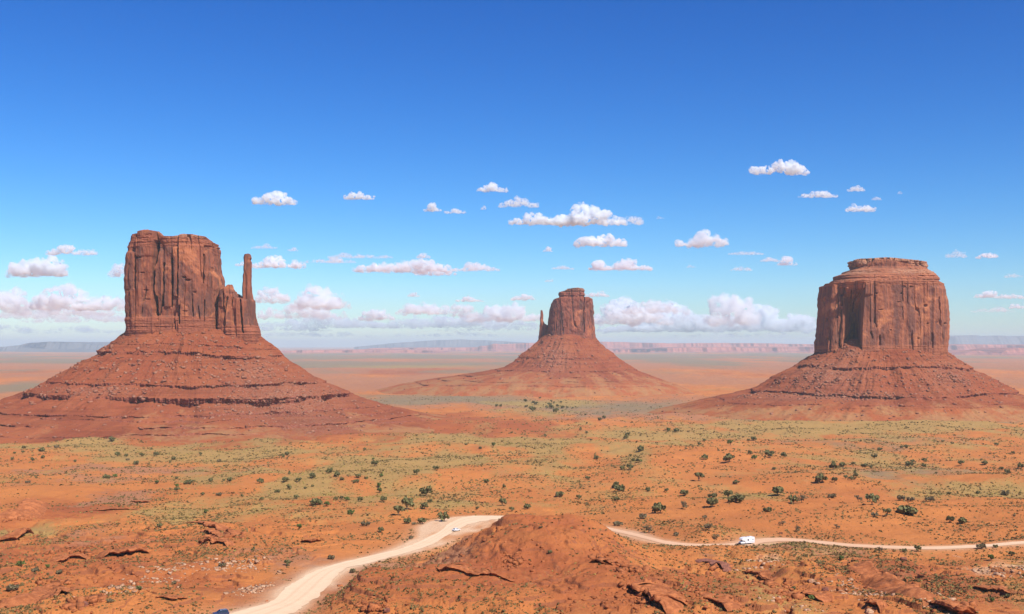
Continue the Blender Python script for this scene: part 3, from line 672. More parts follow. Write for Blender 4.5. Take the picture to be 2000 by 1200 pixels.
def talus(D, cpx, levels, ledges, seed, cols=1300, rows=300, gully=1.0, scree=None, mat=None, parent=None, foot=None):
    """levels: z, reach to the left, front, right, back in metres; ledges: z, height, strength, side"""
    zl = np.array([l[0] for l in levels], float)[::-1]
    T = [np.array([l[i] for l in levels], float)[::-1] for i in (1, 2, 3, 4)]
    th = np.linspace(-math.pi, math.pi, 20001); wgt = np.where((np.sin(th[1:]) < 0.15), 2.6, 1.0)
    L = np.concatenate([[0], np.cumsum(wgt)]); q = np.linspace(0, L[-1], cols+1)[:-1]; th = np.interp(q, L, th)
    ct, sn = np.cos(th)[None, :], np.sin(th)[None, :]
    Zv = np.linspace(zl[-1], zl[0], rows)[:, None] + 0*ct
    xc = (cpx-1000)/F*D
    zq = Zv.copy()
    led = np.zeros_like(Zv)
    arc = th[None, :]*200/1.0
    for (z0, h, st, ph) in ledges:
        z0v = z0 + 3.2*vn2(arc/90, 0*arc+z0, seed) + 1.0*vn2(arc/25, 0*arc+z0, seed+40)
        mk = st*sst(-0.95, -0.40, vn2(arc/55 + ph, 0*arc+z0*3, seed+1) + 0.25*vn2(arc/9, 0*arc+z0, seed+2))
        hh = h*(0.65+0.45*vn2(arc/24, 0*arc, seed+3))
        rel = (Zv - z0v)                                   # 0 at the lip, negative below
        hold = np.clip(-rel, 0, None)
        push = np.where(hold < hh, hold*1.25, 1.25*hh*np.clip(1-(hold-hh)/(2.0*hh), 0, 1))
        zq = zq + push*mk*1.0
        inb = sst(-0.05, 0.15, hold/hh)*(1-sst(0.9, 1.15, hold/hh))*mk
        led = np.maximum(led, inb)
    r = [np.interp(zq, zl, t_) for t_ in T]
    side = np.where(ct < 0, r[0], r[2]); fb = np.where(sn < 0, r[1], r[3])
    rr = 1/np.sqrt((ct/side)**2 + (sn/fb)**2)
    X = xc + rr*ct; Y = D + rr*sn
    dn = (zl[-1]-Zv)/(zl[-1]-zl[0])
    g = fbm2(arc/26 + 0.3*vn2(arc/50, Zv/30, seed+5), Zv/70, 4, seed+6)
    rg = 0.5-np.abs(fbm2(arc/17 + 0.4*vn2(arc/40, Zv/25, seed+15), Zv/160, 3, seed+16))
    dr = gully*(6.0*g*sst(0, .25, dn) + 4.5*rg*(0.3+0.9*np.clip(0.5+fbm2(arc/80, Zv/60, 2, seed+17), 0, 1))*sst(0.03, .4, dn) + 3.0*fbm3(X/22, Y/22, Zv/16, 3, seed+18)*sst(1.0, .8, dn) + 1.6*fbm3(X/9, Y/9, Zv/6, 4, seed+7)) + led*(2.2*vn2(arc/3.0, Zv*0, seed+9) + 1.4*vn2(arc/1.1, Zv*0, seed+10) + 1.0*vn2(Zv/1.1, 0*arc, seed+11))
    X = X + dr*ct; Y = Y + dr*sn
    Z = Zv + 0.7*fbm3(X/6, Y/6, Zv/6, 3, seed+8)*sst(0, .1, dn)
    if foot is not None:
        pxv = 1000 + X*F/D
        Z = Z + foot(pxv)*(1-dn)**3
    # top lid
    sc = np.zeros_like(Z)
    if scree:
        for (px, py, sx, sy, a) in scree:
            PX = 1000+X*F/Y; PYY = HY - Z*F/Y
            sc = np.maximum(sc, a*np.exp(-((PX-px)/sx)**2-((PYY-py)/sy)**2))
    toe = sst(*{100: (0.74, 1.0), 140: (0.52, 0.82), 180: (0.60, 0.90)}[seed], dn + 0.14*fbm2(arc/30, Zv/20, 4, seed+31))
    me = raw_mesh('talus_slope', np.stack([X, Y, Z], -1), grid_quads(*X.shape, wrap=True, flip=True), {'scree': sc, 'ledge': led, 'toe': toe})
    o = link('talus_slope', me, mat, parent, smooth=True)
    return o, X, Y, Z

def rocks_mesh(name, P, S, seed, flat=0.7, jag=0.35):
    """many angular stones as one mesh"""
    rng = np.random.default_rng(seed); n = len(P)
    bv = np.array([[x, y, z] for x in (-1, 1) for y in (-1, 1) for z in (-1, 1)], float)*0.5
    bf = np.array([[0,1,3,2],[4,6,7,5],[0,4,5,1],[2,3,7,6],[0,2,6,4],[1,5,7,3]])
    V = bv[None]*(1+jag*(rng.random((n, 8, 3))*2-1))
    V = V*np.stack([0.7+0.7*rng.random(n), 0.7+0.7*rng.random(n), flat*(0.5+0.8*rng.random(n))], 1)[:, None, :]
    a = rng.random(n)*6.283; t = (rng.random(n)-0.5)*1.0
    c, s = np.cos(a)[:, None], np.sin(a)[:, None]; ct, st = np.cos(t)[:, None], np.sin(t)[:, None]
    x, y, z = V[..., 0], V[..., 1], V[..., 2]
    y, z = y*ct - z*st, y*st + z*ct
    x, y = x*c - y*s, x*s + y*c
    V = np.stack([x, y, z], -1)*S[:, None, None] + P[:, None, :]
    Q = (bf[None] + (np.arange(n)*8)[:, None, None]).reshape(-1, 4)
    return raw_mesh(name, V, Q)

def scatter_on(X, Y, Z, n, seed, weight=None, front=True):
    rng = np.random.default_rng(seed)
    nr, nc = X.shape
    W = np.ones((nr-1, nc))
    W = W*((Y[:-1] < Y.mean()+30) if front else 1)
    if weight is not None: W = W*weight[:-1]
    cum = np.cumsum(W.ravel()); r = np.searchsorted(cum, rng.random(n)*cum[-1])
    i, j = np.unravel_index(np.clip(r, 0, W.size-1), W.shape); j2 = (j+1) % nc
    a, b = rng.random(n), rng.random(n)
    f = lambda A: (A[i, j]*(1-a)+A[i+1, j]*a)*(1-b) + (A[i, j2]*(1-a)+A[i+1, j2]*a)*b
    return np.stack([f(X), f(Y), f(Z)], 1)

M_SCREE = rock_material('scree_boulder_rock', (0.25, 0.090, 0.050), (0.40, 0.19, 0.115), 0.15)

def stones_part(parent, X, Y, Z, n, seed, lo, hi, spots):
    PX = 1000+X*F/Y; PY = HY-Z*F/Y
    W = np.full(X.shape, 0.16)
    for (px, py, sx, sy, a) in spots: W = W + a*np.exp(-((PX-px)/sx)**2-((PY-py)/sy)**2)
    P = scatter_on(X, Y, Z, n, seed, W)
    rng = np.random.default_rng(seed+1)
    S = lo + (hi-lo)*rng.random(n)**5
    me = rocks_mesh('boulders', P, S, seed+2)
    o = link('boulders', me, M_SCREE, parent); o['kind'] = 'stuff'
    return o

# --- west butte with its thumb
def west_butte():
    D = 1800.0; root = empty('butte', ((376-1000)/F*D, D, -126))
    root_off = Vector(root.location)
    tag(root, 'tall red mitten-shaped butte with a slender thumb spire at its right at left', 'butte')
    left = [(262,440),(257.5,464),(253,480),(251,490),(246,503),(244,520),(242,545),(244,580),(244,610),(245,642),(245,700)]
    right = [(424,440),(427,470),(431,482),(432,500),(432.5,513),(434,528),(438,538),(440,555),(440,620),(442,700)]
    top = [(240,470),(252,470),(258,464),(268,456),(276,452),(291,449),(306,451),(314,456),(317,460),(337,460.5),(355,456.5),(372,456.5),(395,460),(407,467),(420,470),(428,474),(436,484)]
    pale = lambda PX, PY: 0.55*(1-sst(456, 468, PY))*sst(300, 330, PX)
    me = loft(D, left, right, top, 690, 52, 55, relief_west, seed=10, bands=[(456, 481, 1.5, 0.6), (619, 700, 0.8, 1.2)], pale=pale)
    link('cliff', me, M_CLIFF_W, root, True)
    left = [(430,540),(430,560),(427,590),(425,620),(424,700)]
    right = [(470,560),(473,580),(495,584),(499,588),(500,617),(505,634),(510,651),(511.6,663),(513,700)]
    top = [(424,574),(430,568),(439,561),(444,556),(453,556),(456.5,568),(463,573),(470,576),(476,580),(495,584),(500,587)]
    me = loft(D-14, left, right, top, 700, 30, 42, relief_shoulder, seed=20, cols=560, rows=230, noise_amp=0.8, bands=[(636, 700, 0.9, 1.2)], flute=0.8)
    link('shoulder', me, M_CLIFF_W, root, True)
    left = [(477.5,495),(476,501),(476,515),(475,534),(473,560),(473,600),(472,640)]
    right = [(490,496),(491.5,504),(489.5,508),(492,512),(491.5,547),(492,563),(495,584),(499,588),(500,640)]
    top = [(474,498.5),(478,496.5),(484,495.5),(489,496.5),(492,499)]
    me = loft(D-18, left, right, top, 640, 8.5, 9, None, seed=30, n=2.6, cols=220, rows=240, noise_amp=0.55, flute=0.35)
    link('spire', me, M_CLIFF_W, root, True)
    lev = [(34, 92, 44, 100, 60), (24, 104, 56, 114, 70), (10, 120, 76, 127, 92), (-5, 141, 96, 140, 112), (-22, 168, 122, 156, 138), (-39, 197, 150, 178, 165), (-51, 216, 170, 196, 182), (-68, 244, 200, 232, 210), (-80, 279, 222, 259, 232),
           (-93, 311, 246, 288, 258), (-106, 365, 288, 334, 300), (-118, 430, 340, 384, 360), (-127, 500, 396, 440, 420), (-138, 560, 450, 500, 500)]
    led = [(-10, 7.0, 1.1, 0.3), (4, 3.0, 0.8, 1.7), (-57, 5.5, 1.0, 2.1), (-76, 13.0, 1.0, 4.4), (-30, 1.8, 0.4, 5.0), (-98, 3.6, 1.0, 6.3), (-105, 2.6, .9, 7.1), (-112, 3.0, 1.0, 8.2), (-119, 2.4, .9, 9.2)]
    spots = [(150,765,70,9,1.0), (220,765,60,8,.9), (560,790,130,40,.8), (620,830,120,25,.6), (470,740,60,40,.6), (430,800,80,12,.5), (300,720,120,16,.3)]
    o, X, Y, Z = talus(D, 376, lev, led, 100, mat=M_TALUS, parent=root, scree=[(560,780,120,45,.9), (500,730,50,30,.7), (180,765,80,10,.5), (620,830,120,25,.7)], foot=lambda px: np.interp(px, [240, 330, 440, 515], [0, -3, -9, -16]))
    stones_part(root, X, Y, Z, 5200, 500, 0.6, 5.0, spots)
    return root, root_off

def fix_parent(root, off):
    for ch in list(root.children): ch.location = -Vector(off)

r, o = west_butte(); fix_parent(r, o)

def east_butte():
    D = 3200.0; root = empty('butte', ((1110-1000)/F*D, D, -134)); off = Vector(root.location)
    tag(root, 'distant red butte with a short thumb on its left side, mid-horizon', 'butte')
    left = [(1083,578),(1081,584),(1076,593),(1073,605),(1071,622),(1069,637),(1068,655),(1064,700)]
    right = [(1154,578),(1156.5,583),(1159,595),(1160,611),(1160,625),(1161.5,637),(1163,655),(1165,669),(1167,700)]
    top = [(1078,586),(1083,583),(1090,581.5),(1110,581),(1140,580),(1152,580),(1158,584)]
    me = loft(D, left, right, top, 690, 65, 65, relief_east, seed=40, cols=520, rows=200, bands=[(576, 587, 1.5, 1.0), (656, 700, 1.5, 1.0)], n=3.4, noise_amp=1.4)
    link('cliff', me, M_CLIFF_E, root, True)
    left = [(1101,561),(1099,567),(1092,569),(1091,571),(1091,580),(1090,586)]
    right = [(1138,561),(1141,566),(1141,572),(1142,575),(1142,586)]
    top = [(1090,571),(1098,569.5),(1104,567.5),(1108,564),(1118,563),(1130,562),(1138,562.5),(1143,567)]
    me = loft(D, left, right, top, 588, 30, 30, None, seed=46, cols=300, rows=60, bands=[(560, 590, 2.6, 0)], pale=lambda a, b: 0.5*(1-sst(563, 572, b)), noise_amp=1.6, n=2.8)
    link('caprock', me, M_CLIFF_E, root, True)
    left = [(1056,606),(1055.5,615),(1055,624),(1054,640),(1053,650),(1051,668),(1050,690)]
    right = [(1059.5,607),(1061,614),(1061,626),(1064,632),(1070,636),(1076,650),(1080,690)]
    top = [(1054,609),(1056,606),(1059,606),(1062,612),(1064,631),(1072,633)]
    me = loft(D, left, right, top, 690, 10, 12, None, seed=50, n=2.6, cols=160, rows=140, noise_amp=0.8, flute=0.5)
    link('spire', me, M_CLIFF_E, root, True)
    k = D/F; c = 1110
    def lv(y, l, r, f):
        return ((HY-y)*k, (c-l)*k, f, (r-c)*k, f*1.1)
    lev = [lv(652, 1062, 1158, 62), lv(664, 1052, 1166, 84), lv(676, 1041, 1176, 104), lv(690, 1021, 1194, 134), lv(699, 1012, 1206, 152), lv(706, 1006, 1216, 168), lv(717, 990, 1232, 196), lv(724, 958, 1246, 225), lv(731, 912, 1262, 256), lv(738, 860, 1284, 290), lv(745, 815, 1302, 330), lv(752, 780, 1322, 350), lv(762, 740, 1345, 380), lv(770, 700, 1370, 400)]
    led = [(-37, 5, .8, .2), (-48, 3, .7, 1.2), (-70, 4, .9, 3.3), (-58, 2, .5, 2.0), (-86, 3, .8, 4.1), (-97, 3, .8, 5.5), (-108, 3, .8, 6.6), (-22, 2, .4, 7.5)]
    o, X, Y, Z = talus(D, c, lev, led, 140, cols=700, rows=180, mat=M_TALUS, parent=root, scree=[(1085, 700, 30, 30, .8)], gully=1.0)
    stones_part(root, X, Y, Z, 900, 540, 1.2, 6, [(1085,700,30,30,1), (1150,730,60,20,.4)])
    fix_parent(root, off)
east_butte()

def broad_butte():
    D = 2120.0; root = empty('butte', ((1723-1000)/F*D, D, -131)); off = Vector(root.location)
    tag(root, 'broad blocky red butte with a stepped cap and a deep shadowed cleft', 'butte')
    left = [(1600,545),(1600,554),(1599,564),(1596,580),(1597,600),(1594,640),(1593,652),(1590,672),(1590,694),(1589,720)]
    right = [(1840,548),(1843,556),(1847,564),(1848,576),(1852,586),(1855,616),(1854.5,660),(1852,676),(1851,695),(1852,720)]
    top = [(1590,556),(1600,554),(1615,554.5),(1618,551),(1640,549),(1700,548),(1830,549),(1838,553),(1845,558),(1850,566)]
    me = loft(D, left, right, top, 715, 78, 75, relief_merrick, seed=60, cols=1100, rows=320, n=3.6, bands=[(540, 556, 1.3, 0.5), (676, 720, 0.7, 0.6)], noise_amp=0.9, flute=0.75)
    link('cliff', me, M_CLIFF_M, root, True)
    left = [(1662,520),(1658,524),(1648,528),(1628,537.5),(1626,541),(1628,544),(1618,549),(1616,551),(1618,562)]
    right = [(1806,520),(1808,524),(1822,532),(1834,541),(1835,546),(1834,549),(1842,554),(1843,562)]
    top = [(1600,523),(1672,523),(1700,517),(1722,508),(1742,506),(1764,512),(1790,520),(1860,523)]
    me = loft(D, left, right, top, 562, 76, 70, None, seed=66, cols=800, rows=120, n=3.0, taper=1.0, bands=[(524, 570, 2.1, 0.3)], pale=lambda a, b: 0.45*np.exp(-((b-531)/5)**2)*np.clip(np.abs(a-1730)/30, 0, 1)+0*b, flute=0.4, noise_amp=1.0)
    link('upper_slope', me, M_CLIFF_M, root, True)
    left = [(1658,503),(1656,509),(1656,515),(1659,520),(1664,524),(1664,530)]
    right = [(1806,503),(1810,510),(1812.5,517),(1808,522),(1802,526),(1802,530)]
    top = [(1650,511),(1657,508.5),(1668,506.5),(1680,505),(1705,504.5),(1730,503),(1746,503.5),(1760,505),(1790,508),(1806,510),(1815,514)]
    me = loft(D, left, right, top, 529, 43, 46, lambda a, b, x, z: crack(a, b, [(1672,505),(1671,524)], 1.0, 4)+crack(a, b, [(1706,503),(1702,524)], 2.0, 7)+crack(a, b, [(1694,508),(1693,524)], 1.0, 4)+block(a, b, 1715, 1775, 512, 540, -8, 6), seed=70, cols=520, rows=80, n=2.8, taper=0.6, bands=[(508, 530, 1.4, 0)], pale=lambda a, b: 0.5+0*b, flute=1.3, noise_amp=2.8)
    link('caprock', me, M_CLIFF_M, root, True)
    k = D/F; c = 1723
    def lv(y, l, r, f, b=None):
        return ((HY-y)*k, (c-l)*k, f, (r-c)*k, b or f*1.05)
    lev = [lv(672, 1622, 1826, 62), lv(683, 1606, 1838, 80), lv(694, 1589, 1853, 94), lv(703, 1578, 1865, 108), lv(718, 1551, 1887, 134), lv(726, 1536, 1900, 146), lv(736, 1517, 1918, 160), lv(747, 1502, 1938, 176), lv(757, 1486, 1956, 192), lv(764, 1462, 1972, 206), lv(772, 1425, 1992, 226), lv(782, 1380, 2030, 258), lv(792, 1340, 2070, 276), lv(803, 1290, 2120, 304), lv(814, 1240, 2170, 340)]
    led = [(-41, 5.5, 1.0, .4), (-88, 5.0, 1.0, 2.9), (-24, 1.6, .5, 4.4), (-66, 1.6, .5, 6.1), (-104, 1.8, .7, 8.8), (-96, 1.5, .5, 1.8)]
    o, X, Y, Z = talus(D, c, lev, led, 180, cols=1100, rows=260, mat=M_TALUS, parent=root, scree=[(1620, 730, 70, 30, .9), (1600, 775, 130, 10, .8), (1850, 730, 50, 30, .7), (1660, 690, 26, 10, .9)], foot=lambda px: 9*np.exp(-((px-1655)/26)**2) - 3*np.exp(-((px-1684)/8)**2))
    stones_part(root, X, Y, Z, 4200, 580, 0.6, 4.8, [(1580,745,60,14,1.0), (1600,772,110,6,1.6), (1660,780,60,6,1.2), (1860,745,70,18,.8), (1720,770,80,8,.6), (1460,772,50,8,1.0), (1715,738,12,5,1.0)])
    fix_parent(root, off)
broad_butte()

# ------------------------------------------------------------------ far mesas
def mesa_material(name, base, dark):
    m, t, b = mat_new(name); g = NT(t); p = g.pos()
    lay = g.noise(g.mapv(p, (0.0002, 0.0002, 0.03)), 1.0, 4, 0.7); n = g.noise(p, 0.0015, 5, 0.7)
    col = g.mix(g.ramp(n, 0.4, 0.62), base, dark); col = g.mix(g.math('MULTIPLY', g.ramp(lay, .45, .6), .5), col, tuple(v*1.3 for v in base))
    g.lk(col, b.inputs['Base Color']); b.inputs['Roughness'].default_value = 0.95; b.inputs['Specular IOR Level'].default_value = 0.05
    return m
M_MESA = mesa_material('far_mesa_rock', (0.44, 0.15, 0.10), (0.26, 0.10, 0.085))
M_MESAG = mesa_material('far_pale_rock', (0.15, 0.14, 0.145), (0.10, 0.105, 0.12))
def far_mesa(name, D, prof, depth, mat, seed, apron=0.35, rough=1.0):
    """prof: photo points of the skyline; the mass runs back `depth` metres"""
    k = D/F; px = np.linspace(prof[0][0], prof[-1][0], int((prof[-1][0]-prof[0][0])*1.2)+8)
    zt = (HY-np.interp(px, [p[0] for p in prof], [p[1] for p in prof]))*k
    zb = float(base_z(np.array(D))) - 20
    rows = np.concatenate([np.linspace(0, 0.5, 26), np.linspace(0.52, 1.0, 20)])
    X = (px[None, :]-1000)*k + 0*rows[:, None]; H = zt[None, :] - zb
    front = D - depth*0.15
    n = fbm2(X/(k*30), 0*X+seed, 4, seed)
    v = rows[:, None]
    toe = front - (1-np.clip(v/0.5, 0, 1))*H*3.2*(1+0.4*n)
    fac = np.where(v < 0.5, apron*(v/0.30)*(v < 0.30) + (v >= 0.30)*(apron + (1-apron)*sst(0.30, 0.46, v)), 1.0)
    bk = sst(0.5, 1.0, v)
    Yv = np.where(v < 0.5, toe + depth*0.07*n*1.0, front + depth*0.07*n*(1-bk) + depth*bk)
    Z = zb + H*np.clip(fac + 0.10*rough*fbm2(X/(k*45), v*7, 4, seed+3)*(v > 0.05)*(v < 0.42), 0, 1.02)
    Z = Z + rough*0.02*H*fbm2(X/(k*24), v*4, 3, seed+5)
    me = raw_mesh(name, np.stack([X, Yv, Z], -1), grid_quads(*X.shape))
    tag(link(name, me, mat), kind='structure')
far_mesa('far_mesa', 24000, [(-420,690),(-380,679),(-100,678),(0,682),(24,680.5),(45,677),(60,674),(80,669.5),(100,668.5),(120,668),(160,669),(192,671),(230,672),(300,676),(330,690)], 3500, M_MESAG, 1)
far_mesa('far_mesa', 21000, [(520,692),(548,686),(580,684.5),(640,683.5),(672,685),(700,682.5),(740,683),(800,684),(850,684.5),(880,692)], 3000, M_MESA, 2)
far_mesa('far_mesa', 26000, [(700,684),(740,680),(800,679.5),(870,679.5),(935,679),(938,676),(950,675.5),(968,671.5),(975,673),(1000,671.5),(1040,670),(1100,669),(1170,668),(1240,669.5),(1300,671),(1400,670.5),(1480,671),(1560,672.5),(1660,674),(1700,684)], 5000, M_MESA, 3)
far_mesa('far_mesa', 22000, [(1150,692),(1180,683),(1260,681),(1330,679),(1420,678),(1450,680),(1530,677.5),(1600,678),(1700,677),(1850,674),(1880,672.5),(1930,674),(2000,673),(2100,674),(2300,676),(2340,692)], 4000, M_MESA, 4)
far_mesa('far_mesa', 16000, [(1840,697),(1880,689),(1900,684),(1915,688),(1940,690),(1950,684),(1975,679.5),(1990,681),(2060,684),(2100,697)], 1200, M_MESA, 7)
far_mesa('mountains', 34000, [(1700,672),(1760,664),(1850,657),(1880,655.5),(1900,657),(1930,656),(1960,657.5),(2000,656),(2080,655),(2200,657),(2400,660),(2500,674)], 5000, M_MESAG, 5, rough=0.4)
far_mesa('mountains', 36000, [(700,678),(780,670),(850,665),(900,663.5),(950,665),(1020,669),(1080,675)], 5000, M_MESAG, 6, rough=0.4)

# ------------------------------------------------------------------ labels for repeats
_ORD = 'first second third fourth fifth sixth seventh eighth ninth tenth eleventh twelfth thirteenth fourteenth fifteenth sixteenth seventeenth eighteenth nineteenth twentieth twenty-first twenty-second twenty-third twenty-fourth twenty-fifth twenty-sixth twenty-seventh twenty-eighth'.split()
def region_labels(items, marks):
    """items: list of (px, py, lead words); marks: list of (px, py, phrase, ...) -> label, group phrase"""
    reg = {}
    for i, it in enumerate(items):
        k = min(range(len(marks)), key=lambda m: ((it[0]-marks[m][0])/marks[m][3])**2 + ((it[1]-marks[m][1])/marks[m][4])**2)
        reg.setdefault(k, []).append(i)
    out = [None]*len(items)
    for k, ii in reg.items():
        ii.sort(key=lambda i: items[i][0])
        for n, i in enumerate(ii):
            if len(ii) == 1: out[i] = (items[i][2] + ' ' + marks[k][2])
            else: out[i] = '%s, %s of those %s' % (items[i][2], _ORD[n], marks[k][2])
    return out

# ------------------------------------------------------------------ junipers and bushes
def crown_mesh(seed, w=1.0, h=0.8, lobes=11, leaves=52, size=0.085, low=0.12, hollow=0.30, gap=0.0):
    """unit-wide crown of many small leaf sprays round uneven lobes"""
    rng = np.random.default_rng(seed); V = []; 
    cs = []
    for i in range(lobes):
        a = rng.random()*6.283; rr = 0.36*w*math.sqrt(rng.random())
        zz = low + (h-low)*(0.25+0.62*rng.random())*(1-0.55*(rr/(0.5*w))**2)
        cs.append((rr*1.08*math.cos(a), rr*1.08*math.sin(a), zz, (0.07+0.15*rng.random()**1.5)*(w**0.5)))
    for (cx, cy, cz, r) in cs:
        n = int(leaves*(r/0.16)**1.3)
        d = rng.normal(size=(n, 3)); d /= np.linalg.norm(d, axis=1)[:, None]
        rad = r*(hollow+(1.08-hollow)*rng.random(n)**0.6)
        p = np.array([cx, cy, cz]) + d*rad[:, None]*np.array([1.1, 1.1, 0.9])
        p[:, 2] = np.maximum(p[:, 2], low*0.4*rng.random(n))
        t1 = rng.normal(size=(n, 3)); t1 /= np.linalg.norm(t1, axis=1)[:, None]
        t2 = np.cross(t1, d); t2 /= np.linalg.norm(t2, axis=1)[:, None]+1e-9
        s = size*(0.6+0.8*rng.random(n))[:, None]
        up = np.array([0, 0, .35])*s
        q = np.stack([p-t1*s-t2*s*.6, p+t1*s*.7-t2*s*.8+up, p+t1*s+t2*s*.7+up, p-t1*s*.8+t2*s*.7], 1)
        V.append(q)
    V = np.concatenate(V).reshape(-1, 3)
    V[:, 2] -= 0
    return raw_mesh('crown', V, np.arange(len(V)).reshape(-1, 4))

def trunk_bm(seed, h=0.8, thick=0.035, limbs=5, spread=0.26):
    random.seed(seed); m = MB()
    m.tube((0, 0, -0.12), (0.02, 0.01, h*0.28), thick*1.25, thick*0.8, 7)
    for i in range(limbs):
        a = 6.283*i/limbs + random.random()*0.8; l = spread*(0.7+0.6*random.random())
        p0 = Vector((0.02, 0.01, h*(0.12+0.14*random.random()))); p1 = p0 + Vector((math.cos(a)*l*.55, math.sin(a)*l*.55, h*.25)); p2 = p1 + Vector((math.cos(a+.4)*l*.6, math.sin(a+.4)*l*.6, h*.26))
        m.tube(p0, p1, thick*.6, thick*.42, 6); m.tube(p1, p2, thick*.42, thick*.15, 6)
    return m

PROTO = {}
def proto(kind):
    if kind in PROTO: return PROTO[kind]
    spec = {
     'r0': (dict(seed=1, h=0.80), dict(seed=1), M_LEAF), 'r1': (dict(seed=2, h=0.72, lobes=13), dict(seed=2), M_LEAF), 'r2': (dict(seed=3, h=0.90, lobes=12), dict(seed=3), M_LEAF),
     'r3': (dict(seed=4, h=0.66, lobes=14), dict(seed=4), M_LEAF), 'r4': (dict(seed=12, h=0.84, lobes=9), dict(seed=14), M_LEAF),
     'w': (dict(seed=5, h=0.50, lobes=17, leaves=46), dict(seed=5, h=0.5), M_LEAF), 't': (dict(seed=6, h=1.35, lobes=15, w=0.9), dict(seed=6, h=1.2), M_LEAF),
     'o': (dict(seed=7, h=1.0, lobes=8, low=0.42, leaves=46), dict(seed=7, h=1.1, limbs=6, thick=0.04), M_LEAF),
     'b': (dict(seed=8, h=0.85, lobes=12), dict(seed=8), M_LEAFB), 'g': (dict(seed=9, h=0.5, lobes=14, leaves=30), dict(seed=9, h=0.45, thick=.02), M_LEAFG),
     's': (dict(seed=10, h=0.8, lobes=8, leaves=16, size=.06), dict(seed=10, h=0.95, limbs=8, thick=.028), M_LEAFG)}[kind]
    c = spec[0]; sd_ = c.pop('seed'); me = crown_mesh(sd_, **c); me.materials.append(spec[2])
    t = spec[1]; ts = t.pop('seed'); tm = trunk_bm(ts, **t)
    bmesh.ops.recalc_face_normals(tm.bm, faces=tm.bm.faces); tme = bpy.data.meshes.new('trunk'); tm.bm.to_mesh(tme); tm.bm.free(); tme.materials.append(M_BARK)
    PROTO[kind] = (me, tme); return PROTO[kind]

# photo column, row of the foot, width in photo pixels, kind
TREES = []
def addt(sc, ox, oy, rows):
    for r_ in rows:
        X, Y, W = r_[:3]; TREES.append((ox + X/sc, oy + Y/sc, W/sc, r_[3] if len(r_) > 3 else None))
addt(2.857, 0, 840, [(625,66,34),(133,108,25),(128,130,20),(232,120,34,'w'),(315,103,25,'g'),(70,170,22),(180,175,25),(237,160,27),(82,135,18),(655,150,35),(705,152,25),(790,150,28),(872,148,32),(968,168,28),(948,186,18),(760,195,32),(712,172,20,'g'),(846,112,15),(418,180,18),(1120,140,18),(1222,180,25,'g'),(1600,143,30),(1582,152,22),
 (595,270,40,'w'),(640,268,28,'b'),(985,275,20),(1178,288,32),(1045,303,45,'w'),(985,322,28,'b'),(986,345,30),(875,303,30,'b'),(1078,292,18),(1280,288,34),(1248,285,18),(1448,298,42),(1594,290,42),(1664,290,34),(1744,270,36),(1745,318,20),(1614,333,28,'t'),(1615,250,18,'t'),(1846,228,20),(1836,245,35),(1882,260,35),(1908,280,24),
 (1352,375,18,'t'),(1703,330,20),(1652,385,30),(1130,365,25),(1222,368,30,'g'),(1152,465,32,'b'),(890,545,32),(1670,556,36,'b'),(1545,350,32,'w'),(1460,395,28),(1605,757,38),(1848,722,38,'g'),(1965,798,30,'g'),(68,898,60,'g'),(120,768,50,'b'),(195,795,45,'g'),(330,803,35,'g'),(265,770,30,'b'),(775,903,40,'b'),(1240,765,42,'g'),(970,862,30,'g'),(615,965,35,'g'),(1412,680,24,'t'),(215,408,28,'b'),(155,300,27,'g')])
addt(2.727, 600, 760, [(29,474,38),(117,452,36),(128,432,18,'b'),(161,468,35),(184,487,24),(270,475,32),(258,500,32,'w'),(318,480,22),(391,470,26,'b'),(360,412,40),(354,380,18,'b'),(305,325,18),(583,458,38),(684,430,34),(383,525,30,'b'),(384,555,36,'b'),(284,600,34),(405,602,44),(208,598,32,'b'),(183,588,22),(150,592,26),(103,627,38,'b'),(45,618,62,'w'),(233,680,44,'b'),(485,675,60,'o'),(533,642,74),(625,640,46),(655,608,28),(635,570,68),(532,718,46,'r3'),(612,720,50),(569,725,24,'g'),(730,705,60),(393,765,34),(552,800,28,'g'),(310,730,46,'g'),
 (957,502,32),(1049,530,20,'t'),(907,642,22),(1040,622,46),(1089,652,28),(1172,640,46),(1345,576,48,'r3'),(1447,588,30),(1495,484,30),(1540,375,28),(923,320,22),(993,305,28,'b'),(844,300,14),(1090,237,14),(1268,256,18),(1456,222,16,'t'),(1487,238,16),(1512,278,14),(1700,265,24,'t'),(1773,333,34),(1735,388,26),(1720,360,18),(1772,392,24,'b'),(1680,430,32),(1720,432,38),(1662,545,60),(1645,530,44),(1652,600,36),(1815,548,26),(1787,692,44,'g'),(1868,640,44,'r2'),(1880,664,74),(1655,730,46,'g'),(1820,768,56,'s'),(1245,742,20,'g'),(1292,876,26),(240,978,30),(128,906,38,'g'),
 (1868,158,14,'t'),(1582,160,24),(1560,170,24),(1490,185,12),(1482,140,14),(1325,130,36),(1300,105,30),(1290,92,26),(1200,120,36),(1220,85,24),(1205,76,18),(1160,70,24),(1168,98,18),(1275,105,18),(1333,98,20),(1362,104,22),(1385,102,16),(1360,122,14),(1352,75,16),(1300,70,12),(1240,52,12),(1010,98,20),(1030,98,16),(1415,105,12),(1430,100,10),(1315,78,14)])
